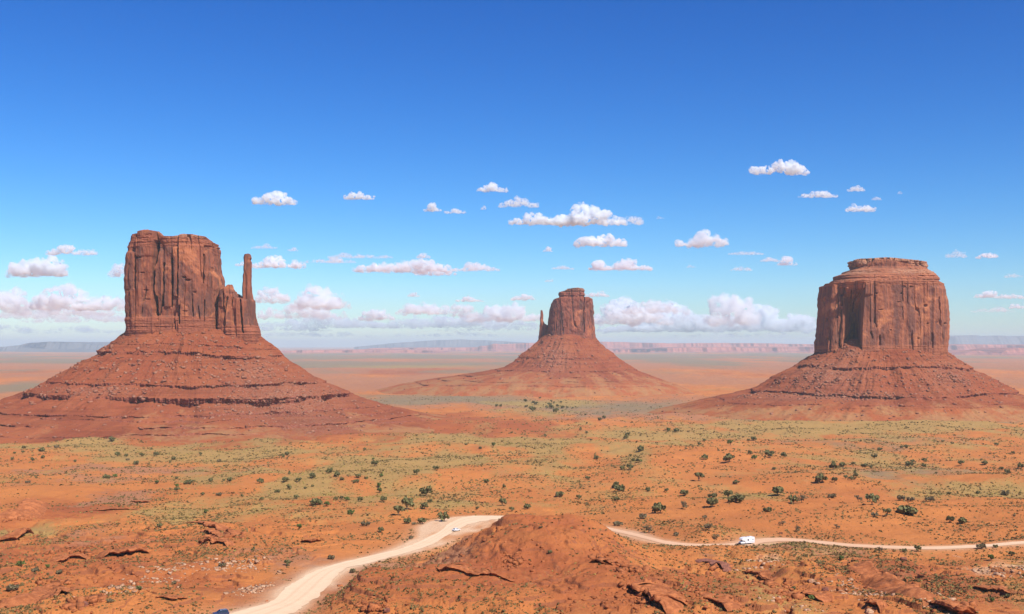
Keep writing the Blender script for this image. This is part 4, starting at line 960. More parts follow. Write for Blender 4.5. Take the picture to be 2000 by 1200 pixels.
addt(2.5, 1200, 760, [(57,245,26,'t'),(66,225,20),(125,305,34),(115,360,26),(163,500,26),(255,505,24),(343,522,44),(335,588,50,'s'),(412,450,48,'o'),(597,466,34),(480,578,60),(480,530,44,'w'),(555,535,44),(590,555,74,'w'),(463,692,54,'s'),(440,632,26,'g'),(300,715,30,'g'),(500,735,40,'s'),(264,208,28,'b'),(300,212,34),(415,275,22),(565,275,32,'b'),(440,258,20),(438,345,34),(662,320,26),(686,348,32,'b'),(755,335,46),(828,333,36),(562,358,56),(797,520,60),(748,600,42,'w'),(875,560,46),(915,556,54,'s'),(1063,532,40,'g'),(1258,564,66),(1272,625,34,'g'),(1330,622,46,'o'),(1435,614,92,'w'),(1405,600,50,'w'),(1640,655,42),(1695,658,52),
 (1068,396,44,'t'),(1110,380,36),(1165,372,26),(1220,380,30,'w'),(1254,386,18),(1014,460,58),(1036,445,22),(1075,456,30),(1128,440,24),(1155,446,26),(1178,436,32,'t'),(1270,340,30),(1298,303,26),(1400,290,20),(1422,288,24),(1602,262,16),(1650,270,16),(1865,280,22),(1440,375,36,'w'),(1455,360,24),(1510,355,26),(1510,382,28),(1693,375,30),(1808,373,32),(1890,395,24),(1922,415,28),(1985,390,34),(1945,320,22),(680,252,32),(655,255,18),(1190,550,40,'s'),(1400,545,40,'g'),(1445,548,38,'g'),(1540,550,46,'g'),(1910,520,36,'g'),(1955,628,20,'s'),(1635,520,20),(1775,512,22),(820,668,38,'s'),(890,698,40,'s'),(1085,682,32,'s'),(1110,838,34,'b'),(1482,794,34),(1838,838,38,'b'),(1940,816,32),(1790,782,48,'g'),(1860,775,26),(1415,798,28),(1300,792,32,'s'),(876,982,26),(955,1035,36,'b'),(1920,1022,26),(1845,1040,30,'b'),(780,395,20),(1570,415,14)])
MARKS = [(60,870,'below the mitten butte near the left edge',150,30),(270,890,'below the middle of the mitten butte',140,30),(30,960,'by the ledges at the left edge',60,50),(60,1120,'in the lower left corner',120,60),(230,920,'on the plain above the left ledges',80,20),(370,940,'in the row left of the flat',90,24),
 (560,930,'above the broken left ledges',80,26),(440,1010,'around the broken left ledges',120,40),(560,1110,'along the left verge of the pale road',110,40),(660,925,'on the far left flat',50,30),(690,985,'left of the white car\'s road',80,40),(810,920,'on the yellow flat far behind the car',60,40),(800,985,'just behind the white car',70,40),(850,1020,'nearest the white car',60,25),
 (260,1160,'below the dark overhang',120,40),(960,950,'on the flat behind the red mound',60,50),(1020,985,'along the top of the red mound',70,30),(1130,960,'right behind the red mound',50,50),(1080,1085,'on the red mound itself',60,50),(1075,797,'in the clump before the distant butte',50,16),(1150,820,'right of that far clump',50,20),(1230,890,'beside the long green wash',40,30),
 (1205,955,'in the near end of the wash',30,40),(1290,1000,'near the road right of the mound',60,50),(1370,930,'on the orange rise',60,40),(1330,850,'beyond the orange rise',60,30),(1490,890,'right of the orange rise',60,30),(1400,980,'behind and left of the motorhome',60,30),(1550,980,'behind and right of the motorhome',70,30),(1385,1045,'left of the motorhome',40,30),
 (1640,930,'in the band right of the rise',70,30),(1620,890,'below the broad butte',80,20),(1780,890,'below the right end of the butte',80,20),(1740,1000,'on the bare orange slope',90,30),(1900,1020,'right of the bare orange slope',100,40),(1960,920,'at the far right edge',60,30),(1790,915,'on the red flat right of centre',60,16),(1780,1085,'beside the dark lower ledge',100,20),(1920,1090,'below the road at the right edge',100,20),(1600,1150,'in the lower right rocks',150,60),(1540,1030,'between the motorhome and the slope',60,20),(980,870,'on the plain below the distant butte',140,30)]
def build_trees():
    pts = hit([(t[0], t[1]) for t in TREES], dmin=260, dmax=5000)
    rng = random.Random(5); lead = []
    names = {'g': 'low grey-brown bush', 's': 'sparse leafless-looking bush', 'b': 'brighter green bush', 'w': 'wide low juniper', 't': 'upright narrow juniper', 'o': 'open juniper with bare limbs'}
    ks = []
    for (px, py, wp, kd), p in zip(TREES, pts):
        if kd is None: kd = rng.choice(['r0', 'r1', 'r2', 'r3', 'r4'])
        ks.append(kd); nm = names.get(kd, 'dark green juniper')
        sz = 'large ' if wp > 19 else ('tiny ' if wp < 8 else '')
        lead.append((px, py, sz + nm))
    labs = region_labels(lead, MARKS)
    for (px, py, wp, _), p, kd, lb in zip(TREES, pts, ks, labs):
        s = wp*p[1]/F*0.98
        cme, tme = proto(kd)
        bush = kd in 'gs'
        o = empty('desert_bush' if bush else 'juniper', (p[0], p[1], p[2]-0.05), rng.random()*6.28)
        o.scale = (s, s, s*(0.9+0.25*rng.random()))
        tag(o, lb, 'bush' if bush else 'tree', 'dry bushes dotted over the plain' if bush else 'junipers dotted over the plain')
        c = bpy.data.objects.new('crown', cme); C.objects.link(c); c.parent = o
        t = bpy.data.objects.new('trunk', tme); C.objects.link(t); t.parent = o
build_trees()

# ------------------------------------------------------------------ scrub, grass and stones that nobody could count
def cover(name, n, seed, size, chans, mat, label, blades=5, avoid=2.0, pyr=(770, 1230), up=1.0, far_scale=1.0, base=0.1):
    rng = np.random.default_rng(seed)
    py = pyr[0] + (pyr[1]-pyr[0])*rng.random(n*3)**0.85; px = -130 + 2260*rng.random(n*3)
    dd = np.geomspace(230, 60000, 20000); fp = flat_py(dd); y = np.interp(-py, -fp, dd); x = (px-1000)/F*y
    ch = masks(x, y); w_ = base
    for c, a in chans: w_ = w_ + a*ch[c]
    w_ = w_*np.clip(0.55 + 1.1*fbm2(x/24, y/40, 3, seed), 0, 2)
    w_ = w_*(1-0.72*blob(x, y, 10, 385, 60, 70, 0, 4)) if np.ndim(w_) else w_
    rd = road_dist(x, y)
    keep = (rng.random(n*3) < np.clip(w_, 0, 1)) & (rd > avoid)
    x, y = x[keep][:n], y[keep][:n]; z = land(x, y)
    m = len(x); s = size[0] + (size[1]-size[0])*rng.random(m)**3
    s = s * (0.75 + 1.5*far_scale*np.clip((y-350)/1200, 0, 1))
    P = np.stack([x, y, z], 1)
    d = rng.normal(size=(m, blades, 3)); d[..., 2] = np.abs(d[..., 2])*0.6*up
    d /= np.linalg.norm(d, axis=2)[..., None]
    c = P[:, None, :] + d*s[:, None, None]*0.45
    t1 = rng.normal(size=(m, blades, 3)); t1 /= np.linalg.norm(t1, axis=2)[..., None]
    t2 = np.cross(t1, d); t2 /= np.linalg.norm(t2, axis=2)[..., None]+1e-9
    h = s[:, None, None]*0.33
    q = np.stack([c-t1*h-t2*h*.6, c+t1*h*.8-t2*h*.7, c+t1*h+t2*h*.6, c-t1*h*.7+t2*h], 2)
    V = q.reshape(-1, 3)
    o = link(name, raw_mesh(name, V, np.arange(len(V)).reshape(-1, 4)), mat)
    tag(o, label, name.replace('_', ' '), kind='stuff')
cover('scrub', 120000, 11, (0.25, 1.4), [('g', .35), ('s', .5), ('b', .15), ('o', -.12)], M_TUFT, 'low dark sagebrush dotted over the orange desert plain', base=0.42)
cover('dry_grass', 60000, 12, (0.3, 1.0), [('g', 1.0), ('s', .2), ('r', -.1), ('o', -.1)], M_TUFTG, 'yellow-green tufts of dry grass in bands across the plain', base=0.08, up=1.6)

def rubble(name, spots, n, seed, lo, hi, mat, label):
    rng = np.random.default_rng(seed); pts = []
    for (px, py, sx, sy, wgt) in spots:
        c = hit([(px, py)])[0]; k = int(n*wgt)
        sxm = sx*c[1]/F; sym = sy*c[1]*c[1]/(F*80.0)
        pts.append(np.stack([c[0]+rng.normal(size=k)*sxm*0.6, c[1]+rng.normal(size=k)*sym*0.6], 1))
    p = np.concatenate(pts); rd = road_dist(p[:, 0], p[:, 1]); p = p[rd > 1.0]
    z = land(p[:, 0], p[:, 1]); S = lo + (hi-lo)*rng.random(len(p))**3
    o = link(name, rocks_mesh(name, np.stack([p[:, 0], p[:, 1], z+S*0.1], 1), S, seed+1), mat)
    tag(o, label, 'rubble', kind='stuff')
rubble('pale_rubble', [(235,1150,32,16,1), (320,1128,46,20,1.1), (450,1108,56,15,1.3), (500,1150,26,22,1.0)], 180, 21, 0.22, 1.3, M_PROCK, 'pale broken rubble spilling below the ledges at lower left')
rubble('pale_rubble', [(1945,1115,60,13,1.4), (1690,1162,60,16,0.8), (1490,1108,36,14,0.6), (1640,1150,40,20,.4), (1830,1180,40,14,.5), (1560,1190,60,14,.4)], 160, 22, 0.22, 1.3, M_PROCK, 'pale broken stones strewn over the red slopes at lower right')
rubble('rock_outcrop', [(150,1075,50,12,1), (110,1155,30,10,.7), (165,1178,34,10,.8), (430,1052,36,10,.8), (1290,1178,26,10,.6), (1240,1110,26,8,.5), (1180,1098,24,8,.4), (1540,1165,50,14,.7), (1740,1150,50,8,.6), (1850,1185,50,8,.6), (735,1190,36,10,.6), (1400,1110,30,8,.3), (40,1012,30,6,.4), (1010,1095,20,6,.3)], 60, 24, 0.6, 2.6, M_ROCK, 'jumbled angular red blocks round the near ledges')
rubble('red_rubble', [(1000,1140,600,50,.8), (200,1110,260,60,2.6), (1650,1130,360,50,3.6), (1300,1170,140,24,1.6), (850,1100,160,30,.5), (720,1190,50,14,.4), (250,1060,60,16,.8), (560,1010,200,30,.6), (1280,1172,36,10,.35), (1240,1112,40,10,.25), (1530,1155,50,12,.4), (1000,1090,40,8,.25), (1180,1090,30,8,.2), (430,1050,40,12,.4), (165,1175,40,12,.4), (1720,1130,60,10,.4)], 420, 23, 0.2, 1.2, M_ROCK, 'loose red stones scattered over the near slopes')

# ------------------------------------------------------------------ ledges and boulders in front
def ledge(pts, h, back, under, label, seed, name='rock_ledge', mat=None):
    P = hit(pts); P = P[:, :2]
    L = np.concatenate([[0], np.cumsum(np.hypot(*np.diff(P, axis=0).T))]); n = max(24, int(L[-1]/0.28))
    q = np.linspace(0, L[-1], n); X = np.interp(q, L, P[:, 0]); Y = np.interp(q, L, P[:, 1])
    wob = 0.8*fbm2(q/7.0, q*0+seed, 4, seed); 
    tx = np.gradient(X, q); ty = np.gradient(Y, q); l = np.hypot(tx, ty)+1e-9; nx, ny = ty/l, -tx/l
    if np.mean(ny) > 0: nx, ny = -nx, -ny                  # outward is towards the viewer's side
    zf = land(X, Y)
    zf = np.convolve(np.pad(zf, 8, mode='edge'), np.ones(17)/17, 'valid')
    e = np.clip(np.minimum(q, L[-1]-q)/(0.22*L[-1]), 0, 1)**0.6
    joint = np.abs(vn2(q/1.9, q*0, seed+3)); hh = h*e*(0.85+0.18*vn2(q/4.0, q*0, seed+2)+0.14*vn2(q/1.3, q*0, seed+12))
    sec = [(-under, -1.2), (-under*1.0, 0.05), (-under*0.9, 0.30), (-under*0.55, 0.52), (0.05, 0.60), (0.35, 0.68), (0.42, 0.84), (0.12, 0.97), (-0.6, 1.02), (-1.6, 0.98), (-back*0.45, 0.84), (-back*0.75, 0.45), (-back, -0.15)]
    S = np.array(sec); sm = np.linspace(0, len(S)-1, 44); U = np.interp(sm, np.arange(len(S)), S[:, 0]); W = np.interp(sm, np.arange(len(S)), S[:, 1])
    ee = (0.35+0.65*e)[:, None]
    up = U[None, :]*ee + wob[:, None]*(U[None, :] > -2.5) - 0.6*(joint < 0.12)[:, None]*(U[None, :] > -1.0)
    strat = 0.35*vn2(W[None, :]*6.0 + 0*q[:, None], q[:, None]/9, seed+5)*(U[None, :] > -under-0.1)*(W[None, :] < 1.0)
    up = up + strat
    XX = X[:, None] + nx[:, None]*up; YY = Y[:, None] + ny[:, None]*up
    zl = land(XX, YY); bw = np.clip((-U-1.0)/(back-1.0), 0, 1)[None, :]
    ZZ = (zf[:, None]*(1-bw) + zl*bw) + W[None, :]*hh[:, None]
    nz = fbm3(XX/1.6, YY/1.6, ZZ/1.2, 4, seed+6)
    XX = XX + nx[:, None]*0.25*nz; YY = YY + ny[:, None]*0.25*nz; ZZ = ZZ + 0.18*fbm3(XX/2.1, YY/2.1, ZZ/2, 3, seed+7)
    me = raw_mesh(name, np.stack([XX, YY, ZZ], -1), grid_quads(*XX.shape))
    o = link(name, me, mat or M_ROCK); tag(o, label, 'rock ledge', 'rock ledges breaking out of the near slopes')
ledge([(200,1090),(230,1090),(262,1086),(293,1082)], 3.6, 13, 4.5, 'flat red ledge roofing a black overhang at lower left', 1)
ledge([(-30,1012),(0,1010),(30,1006),(44,996),(62,984)], 4.6, 14, 3.0, 'blocky red ledge above green ground at the left edge', 2)
ledge([(-20,1066),(30,1062),(78,1047)], 3.2, 10, 2.4, 'smooth dark-edged ledge below the blocky one at the left edge', 3)
ledge([(362,1022),(385,1023),(420,1032),(453,1046)], 2.3, 8, 1.6, 'long thin upper shelf of the broken left ledges', 4)
ledge([(388,1040),(410,1046),(432,1049)], 2.2, 6, 1.6, 'short shelf between the broken left ledges', 14)
ledge([(385,1058),(410,1062),(448,1068)], 2.8, 7, 2.2, 'lowest dark shelf of the broken left ledges', 5)
ledge([(585,1060),(608,1063),(630,1058)], 1.6, 6, 1.4, 'thin red shelf just left of the pale road', 6)
ledge([(255,980),(275,983),(292,981)], 1.5, 6, 1.6, 'small dark-fronted shelf uppermost on the left slope', 15)
ledge([(180,998),(215,997),(245,996),(270,998)], 1.1, 6, 1.2, 'low broken shelf left of the uppermost one', 16)
ledge([(852,1106),(880,1114),(922,1128),(960,1127),(1008,1138)], 1.7, 7, 0.9, 'thin curved rim crossing the red mound\'s left flank', 7)
ledge([(1222,1146),(1240,1162),(1262,1168),(1284,1186),(1304,1206)], 3.6, 10, 2.2, 'rugged red ledge with black undercut at bottom centre', 8, mat=M_ROCK)
ledge([(1364,1100),(1384,1102),(1412,1118)], 2.4, 6, 1.8, 'pair of brown blocks below the motorhome', 9, mat=M_DROCK)
ledge([(1687,1100),(1702,1120),(1714,1130),(1730,1138),(1762,1152),(1798,1158),(1830,1170)], 3.6, 10, 2.4, 'long jagged ledge with black shadow at lower right', 10)
ledge([(1688,1178),(1702,1190),(1720,1200)], 3.0, 6, 2.0, 'short dark-shadowed ledge below the long jagged one', 11)
ledge([(1820,1180),(1842,1196),(1875,1205),(1905,1203)], 3.0, 8, 2.2, 'red ledge at the bottom edge right of the jagged one', 12)
ledge([(-30,1192),(0,1184),(36,1170),(70,1156),(98,1140)], 1.8, 7, 0.9, 'stepped thin rim climbing right in the lower left corner', 13)

ledge([(105,1098),(135,1092),(172,1094)], 2.2, 7, 1.6, 'humped brown ledge just left of the black overhang', 21)
ledge([(95,1170),(118,1160),(140,1158)], 1.8, 5, 1.4, 'short ledge above the bottom left corner rim', 22)
ledge([(1150,1098),(1176,1104),(1204,1100)], 1.4, 6, 1.0, 'faint rim on the right half of the red mound', 23)
ledge([(1448,1118),(1480,1124),(1512,1136)], 1.6, 7, 1.4, 'low red rim between the brown blocks and the pale stones', 24)
ledge([(1545,1160),(1580,1166),(1610,1178)], 1.9, 7, 1.6, 'red rim left of the short dark-shadowed ledge', 25)
ledge([(1368,1170),(1400,1182),(1425,1196)], 1.9, 7, 1.5, 'red ledge right of the rugged bottom centre one', 26)
ledge([(300,1170),(335,1174),(370,1170)], 1.2, 6, 1.0, 'faint rim left of the dark blue car', 27)
ledge([(1890,1150),(1930,1158),(1975,1160)], 1.5, 7, 1.4, 'low rim under the pale stones at the right edge', 28)

def boulder(px, py, w, h, label, seed, mat):
    p = hit([(px, py)])[0]; s = w*p[1]/F/2
    bm = bmesh.new(); bmesh.ops.create_icosphere(bm, subdivisions=4, radius=1.0)
    co = np.array([v.co for v in bm.verts])
    d = 1 + 0.30*fbm3(co[:, 0]*1.1, co[:, 1]*1.1, co[:, 2]*1.1, 3, seed) + 0.10*fbm3(co[:, 0]*4, co[:, 1]*4, co[:, 2]*4, 3, seed+1)
    co = np.sign(co)*np.abs(co)**0.75*d[:, None]*np.array([s, s*0.8, s*h])
    for v, c in zip(bm.verts, co): v.co = c
    me = bpy.data.meshes.new('boulder'); bm.to_mesh(me); bm.free()
    o = link('boulder', me, mat); o.location = (p[0], p[1], p[2]+s*h*0.35); tag(o, label, 'boulder', 'single boulders on the near slopes')
boulder(1764, 1096, 13, .8, 'dark brown boulder on the cone above the jagged ledge', 31, M_DROCK)
boulder(1700, 1140, 6, .8, 'small dark block left of the jagged ledge', 36, M_DROCK)
boulder(1585, 1137, 13, .6, 'pale angular block left of the jagged ledge', 32, M_PROCK)
boulder(1698, 1199, 15, .7, 'pale split boulder at the bottom edge', 33, M_PROCK)
boulder(1612, 1155, 13, .8, 'round dark boulder between the pale block and jagged ledge', 34, M_DROCK)
boulder(1518, 1178, 18, .9, 'rounded red boulder standing below the motorhome', 35, M_ROCK)
boulder(735, 1188, 17, .7, 'biggest of the red boulders beside the bottom of the pale road', 37, M_ROCK)
boulder(712, 1182, 12, .7, 'left one of the red boulders beside the pale road', 38, M_ROCK)
boulder(756, 1197, 12, .7, 'right one of the red boulders beside the pale road', 39, M_DROCK)
boulder(130, 1092, 14, .6, 'dark humped boulder left of the black overhang', 40, M_DROCK)
boulder(165, 1185, 15, .8, 'dark red boulder beside the pale rubble at lower left', 41, M_DROCK)

# ------------------------------------------------------------------ vehicles
M_WHITE = plain('white_paint', (0.78, 0.78, 0.76), 0.35, spec=0.5, noise=0.03)
M_GLASS = plain('dark_glass', (0.02, 0.025, 0.03), 0.08, spec=0.7)
M_RUBBER = plain('tyre_rubber', (0.02, 0.02, 0.02), 0.85)
M_RIM = plain('rim_metal', (0.45, 0.45, 0.45), 0.35, metal=0.8)
M_NAVY = plain('navy_paint', (0.022, 0.032, 0.085), 0.25, spec=0.6)
M_SILV = plain('silver_paint', (0.50, 0.54, 0.56), 0.3, metal=0.2, spec=0.5)
M_GREYP = plain('grey_trim', (0.10, 0.10, 0.11), 0.6)
M_LAMP = plain('lamp_glass', (0.75, 0.75, 0.70), 0.15, spec=0.6)
M_RED = plain('tail_lamp_red', (0.35, 0.02, 0.02), 0.25, spec=0.6)
M_STRIPE = plain('grey_stripe', (0.30, 0.38, 0.42), 0.5)

def wheel(root, x, y, r, wd):
    s = 1 if y > 0 else -1
    e = MB().tube((x, y-wd/2, r), (x, y+wd/2, r), r, r, 24).build('wheel', M_RUBBER, root, False)
    MB().tube((x, y+s*(wd/2-0.02), r), (x, y+s*(wd/2+0.012), r), r*0.6, r*0.55, 16).build('rim', M_RIM, e)

def place_vehicle(root, px, py, heading):
    p = hit([(px, py)])[0]
    ux, uy = math.cos(heading), math.sin(heading)
    z0 = p[2] + 0.13
    a = land(np.array([p[0]+ux*2]), np.array([p[1]+uy*2]))[0]; b = land(np.array([p[0]-ux*2]), np.array([p[1]-uy*2]))[0]
    pitch = -math.atan2(a-b, 4.0)
    root.location = (p[0], p[1], (a+b)/2+0.11); root.rotation_euler = (0, pitch, heading)

def motorhome():
    r = empty('motorhome'); tag(r, 'white motorhome with over-cab berth on the dirt road right of centre', 'motorhome')
    # x forward, coach from -4.1 to 1.4, cab in front
    MB().prism([(-4.1,0.62),(0.9,0.62),(0.95,1.75),(2.55,1.95),(2.75,2.25),(2.45,2.78),(1.3,3.15),(-4.0,3.22),(-4.12,3.1)], -1.2, 1.2, 0.06).build('coach_body', M_WHITE, r)
    MB().prism([(0.85,0.55),(3.05,0.55),(3.12,1.05),(2.95,1.22),(2.0,1.38),(1.55,1.95),(0.9,1.98)], -0.98, 0.98, 0.07).build('cab', M_WHITE, r)
    MB().quad([(2.03,-0.85,1.43),(2.03,0.85,1.43),(1.66,0.80,1.90),(1.66,-0.80,1.90)]).build('windscreen', M_GLASS, r)
    for s in (-1, 1):
        MB().box(1.02, 1.62, s*0.985-0.01, s*0.985+0.01, 1.38, 1.85).build('cab_window', M_GLASS, r)
        MB().box(3.06, 3.13, s*0.72-0.14, s*0.72+0.14, 0.86, 1.04, 0.02).build('headlight', M_LAMP, r)
        MB().box(1.72, 1.84, s*1.12-0.08, s*1.12+0.08, 1.40, 1.72, 0.02).build('side_mirror', M_GREYP, r)
        MB().box(-1.0, -0.2, s*1.205-0.012, s*1.205+0.012, 1.72, 2.38, 0.01).build('window', M_GLASS, r)
        MB().box(-3.6, -2.6, s*1.205-0.012, s*1.205+0.012, 2.0, 2.42, 0.01).build('window', M_GLASS if s < 0 else M_STRIPE, r)
        MB().prism([(-3.9,1.25),(-0.1,1.05),(0.7,1.05),(0.7,1.18),(-0.1,1.18),(-3.9,1.45)], s*1.205-0.006, s*1.205+0.006).build('side_stripe', M_STRIPE, r)
        MB().box(-4.16, -4.10, s*0.95-0.1, s*0.95+0.1, 0.95, 1.3, 0.01).build('tail_light', M_RED, r)
        wheel(r, 2.35, s*0.86, 0.38, 0.24); wheel(r, -2.35, s*0.98, 0.38, 0.30)
    d = MB().box(0.05, 0.68, -1.222, -1.198, 0.78, 2.55, 0.01).build('door', M_SILV, r); MB().box(0.2, 0.55, -1.232, -1.221, 1.8, 2.3, 0.004).build('door_window', M_GLASS, d)
    MB().box(3.05, 3.24, -0.98, 0.98, 0.45, 0.72, 0.04).build('bumper', M_GREYP, r)
    MB().box(3.09, 3.14, -0.5, 0.5, 0.78, 1.05, 0.01).build('grille', M_GREYP, r)
    MB().box(-2.6, -1.8, -0.4, 0.4, 3.2, 3.42, 0.05).build('roof_unit', M_WHITE, r)
    MB().box(-0.6, -0.1, -0.25, 0.25, 3.18, 3.28, 0.02).build('roof_vent', M_GREYP, r)
    MB().box(-4.0, 1.2, -1.0, 1.0, 0.42, 0.64).build('chassis', M_GREYP, r)
    return r
def car(label, paint, suv, name, rack=False):
    r = empty(name); tag(r, label, 'car')
    H = 1.78 if suv else 1.45; B = 1.05 if suv else 0.92; c0 = 0.32 if suv else 0.24; w_ = 0.93 if suv else 0.87
    MB().prism([(-2.25,c0+.1),(-2.1,c0),(2.05,c0),(2.25,c0+.15),(2.28,B-.25),(2.1,B-.08),(1.05,B+.02),(-2.2,B+.04),(-2.3,B-.2)], -w_, w_, 0.07, inset=lambda x, z: 0.06 if z < 0.4 else 0.0).build('body', paint, r)
    rear = (-2.12, -1.95) if suv else (-1.75, -1.15)
    ins = lambda x, z: 0.05 + 0.16*max(0, (z-B)/(H-B))
    MB().prism([(rear[0],B),(1.05,B),(0.35,H-.06),(0.15,H),(rear[1]+.15,H),(rear[1],H-.06)], -w_, w_, 0.03, inset=ins).build('roof', paint, r)
    k = lambda z: w_ - 0.05 - 0.16*(z-B)/(H-B)
    z0, z1 = B+0.06, H-0.12; t = lambda z: (z-B)/(H-.06-B)
    fx = lambda z: 1.05 + (0.35-1.05)*t(z) + 0.02; bx = lambda z: rear[0] + (rear[1]-rear[0])*t(z) - 0.02
    MB().quad([(fx(z0),-k(z0)+.08,z0),(fx(z0),k(z0)-.08,z0),(fx(z1),k(z1)-.06,z1),(fx(z1),-k(z1)+.06,z1)]).build('windscreen', M_GLASS, r)
    MB().quad([(bx(z0),-k(z0)+.1,z0),(bx(z0),k(z0)-.1,z0),(bx(z1),k(z1)-.08,z1),(bx(z1),-k(z1)+.08,z1)]).build('rear_window', M_GLASS, r)
    for s in (-1, 1):
        segs = [(0.10, 0.72), (-0.85, 0.02)] + ([(-1.75, -0.93)] if suv else [])
        for (a, b) in segs:
            a2 = a; b2 = min(b, fx(z1)-0.12)
            MB().quad([(a, s*(k(z0)+.008), z0), (b, s*(k(z0)+.008), z0), (b2, s*(k(z1)+.008), z1), (a2, s*(k(z1)+.008), z1)]).build('side_window', M_GLASS, r)
        MB().box(2.16, 2.28, s*0.66-.16, s*0.66+.16, B-.36, B-.2, .02).build('headlight', M_LAMP, r)
        MB().box(-2.32, -2.24, s*0.74-.09, s*0.74+.09, B-.30, B-.02, .01).build('tail_light', M_RED, r)
        MB().box(0.75, 0.9, s*(w_+.09)-.08, s*(w_+.09)+.08, B+.02, B+.16, .02).build('side_mirror', paint, r)
        wheel(r, 1.38, s*(w_-.11), .36 if suv else .31, .22); wheel(r, -1.35, s*(w_-.11), .36 if suv else .31, .22)
        if rack: MB().tube((-1.6, s*.6, H+.06), (0.1, s*.6, H+.06), .025, .025, 8).build('roof_rail', M_RIM, r)
    MB().box(2.2, 2.3, -.8, .8, c0+.02, c0+.2, .03).build('bumper', M_GREYP, r)
    MB().box(-2.34, -2.22, -.8, .8, c0+.04, c0+.24, .03).build('bumper', M_GREYP, r)
    return r
place_vehicle(motorhome(), 1456, 1064, R(205))
place_vehicle(car('small white car driving away along the bend of the pale road', M_WHITE, False, 'white_car'), 891, 1038, R(52))
place_vehicle(car('dark blue off-road car cut by the bottom edge beside the pale road', M_NAVY, True, 'dark_car', True), 431, 1204, R(212))

# brown marker board on two posts above the road, right of the motorhome
def marker():
    p = hit([(1525, 1046)])[0]; r = empty('marker_board', tuple(p)); tag(r, 'small brown marker board on posts above the motorhome\'s road', 'sign')
    m = plain('brown_board', (0.10, 0.045, 0.03), 0.8)
    MB().box(-0.85, 0.85, -0.04, 0.04, 0.75, 1.35, .01).build('board', m, r)
    for s in (-1, 1): MB().box(s*.6-.06, s*.6+.06, 0.042, 0.16, -0.3, 1.3, .01).build('post', m, r)
marker()

# ------------------------------------------------------------------ clouds
def vol_material(name, dens, scale, seed):
    m = bpy.data.materials.new(name); m.use_nodes = True; t = m.node_tree; t.nodes.clear(); g = NT(t)
    v = g.n('ShaderNodeVolumePrincipled'); v.inputs['Color'].default_value = (0.968, 0.989, 1.0, 1); v.inputs['Anisotropy'].default_value = 0.0
    tc = g.n('ShaderNodeTexCoord'); vec = g.mapv(tc.outputs['Object'], (1/scale, 1/scale, 1.25/scale), (seed*3.1, seed*1.7, seed*0.9))
    n = g.noise(vec, 1.0, 5, 0.62)
    g.lk(g.math('MULTIPLY', g.ramp(n, 0.40, 0.64), dens), v.inputs['Density'])
    o = g.n('ShaderNodeOutputMaterial'); g.lk(v.outputs[0], o.inputs['Volume'])
    m.cycles.volume_step_rate = 0.25
    return m

def cloud(px, py, w, h, seed, thick=1.0, towers=None, name='cloud', flat=0.0):
    """a cumulus at its real distance: base near the common cloud level"""
    rng = np.random.default_rng(seed)
    D = min(95000.0, 1850.0/max((HY-(py+h*0.4))/F, 1e-3)); k = D/F
    W, H = w*k, h*k; dep = min(max(W*0.45, H*1.2), 9000)
    n = int(np.clip(10+W/H*7, 14, 90))
    me = bpy.data.meshes.new('tmp'); bm = bmesh.new()
    for i in range(n):
        u = (rng.random()*2-1); env = (1-abs(u)**2.2)*(0.55+0.50*float(vn2(u*3.7+seed, seed*1.7, 3))+0.12*rng.random())
        env = max(env, 0.10)
        rad = H*(0.13+0.24*rng.random())*(0.40+0.7*env)
        z = rng.random()**0.9*max(0.0, env*H - rad*1.2) - 0.5*H + rad*0.6
        sx = 1.0 + flat*1.6 + 0.9*rng.random()
        mt = Matrix.Translation((u*(W/2-rad*sx*0.7), (rng.random()-0.5)*dep*0.7*(0.3+env), z)) @ Matrix.Diagonal((sx, 1.25, 0.78, 1))
        bmesh.ops.create_icosphere(bm, subdivisions=2, radius=rad, matrix=mt)
    bm.to_mesh(me); bm.free()
    o = bpy.data.objects.new('tmp', me); C.objects.link(o)
    md = o.modifiers.new('r', 'REMESH'); md.mode = 'VOXEL'; md.voxel_size = max(W/150, H/24)
    dg = bpy.context.evaluated_depsgraph_get(); me2 = bpy.data.meshes.new_from_object(o.evaluated_get(dg))
    bpy.data.objects.remove(o); bpy.data.meshes.remove(me)
    co = np.empty(len(me2.vertices)*3, np.float32); me2.vertices.foreach_get('co', co); co = co.reshape(-1, 3).astype(float)
    no = np.empty(len(me2.vertices)*3, np.float32); me2.vertices.foreach_get('normal', no); no = no.reshape(-1, 3)
    f = H*0.30
    d = 0.27*H*fbm3(co[:, 0]/f, co[:, 1]/f, co[:, 2]/f, 5, seed, .6) + 0.09*H
    under = sst(-0.25*H, -0.5*H, co[:, 2])
    co = co + no*(d*(1-0.5*under))[:, None]
    me2.vertices.foreach_set('co', co.astype(np.float32).ravel()); me2.update(); me2.name = 'cloud'
    m = vol_material('cloud_vapour', 8.5*thick**1.4/H, H*0.30*(1+1.2*flat), seed)
    o = link(name, me2, m); o.location = ((px-1000)*k, D, (HY-py)*k)
    return o
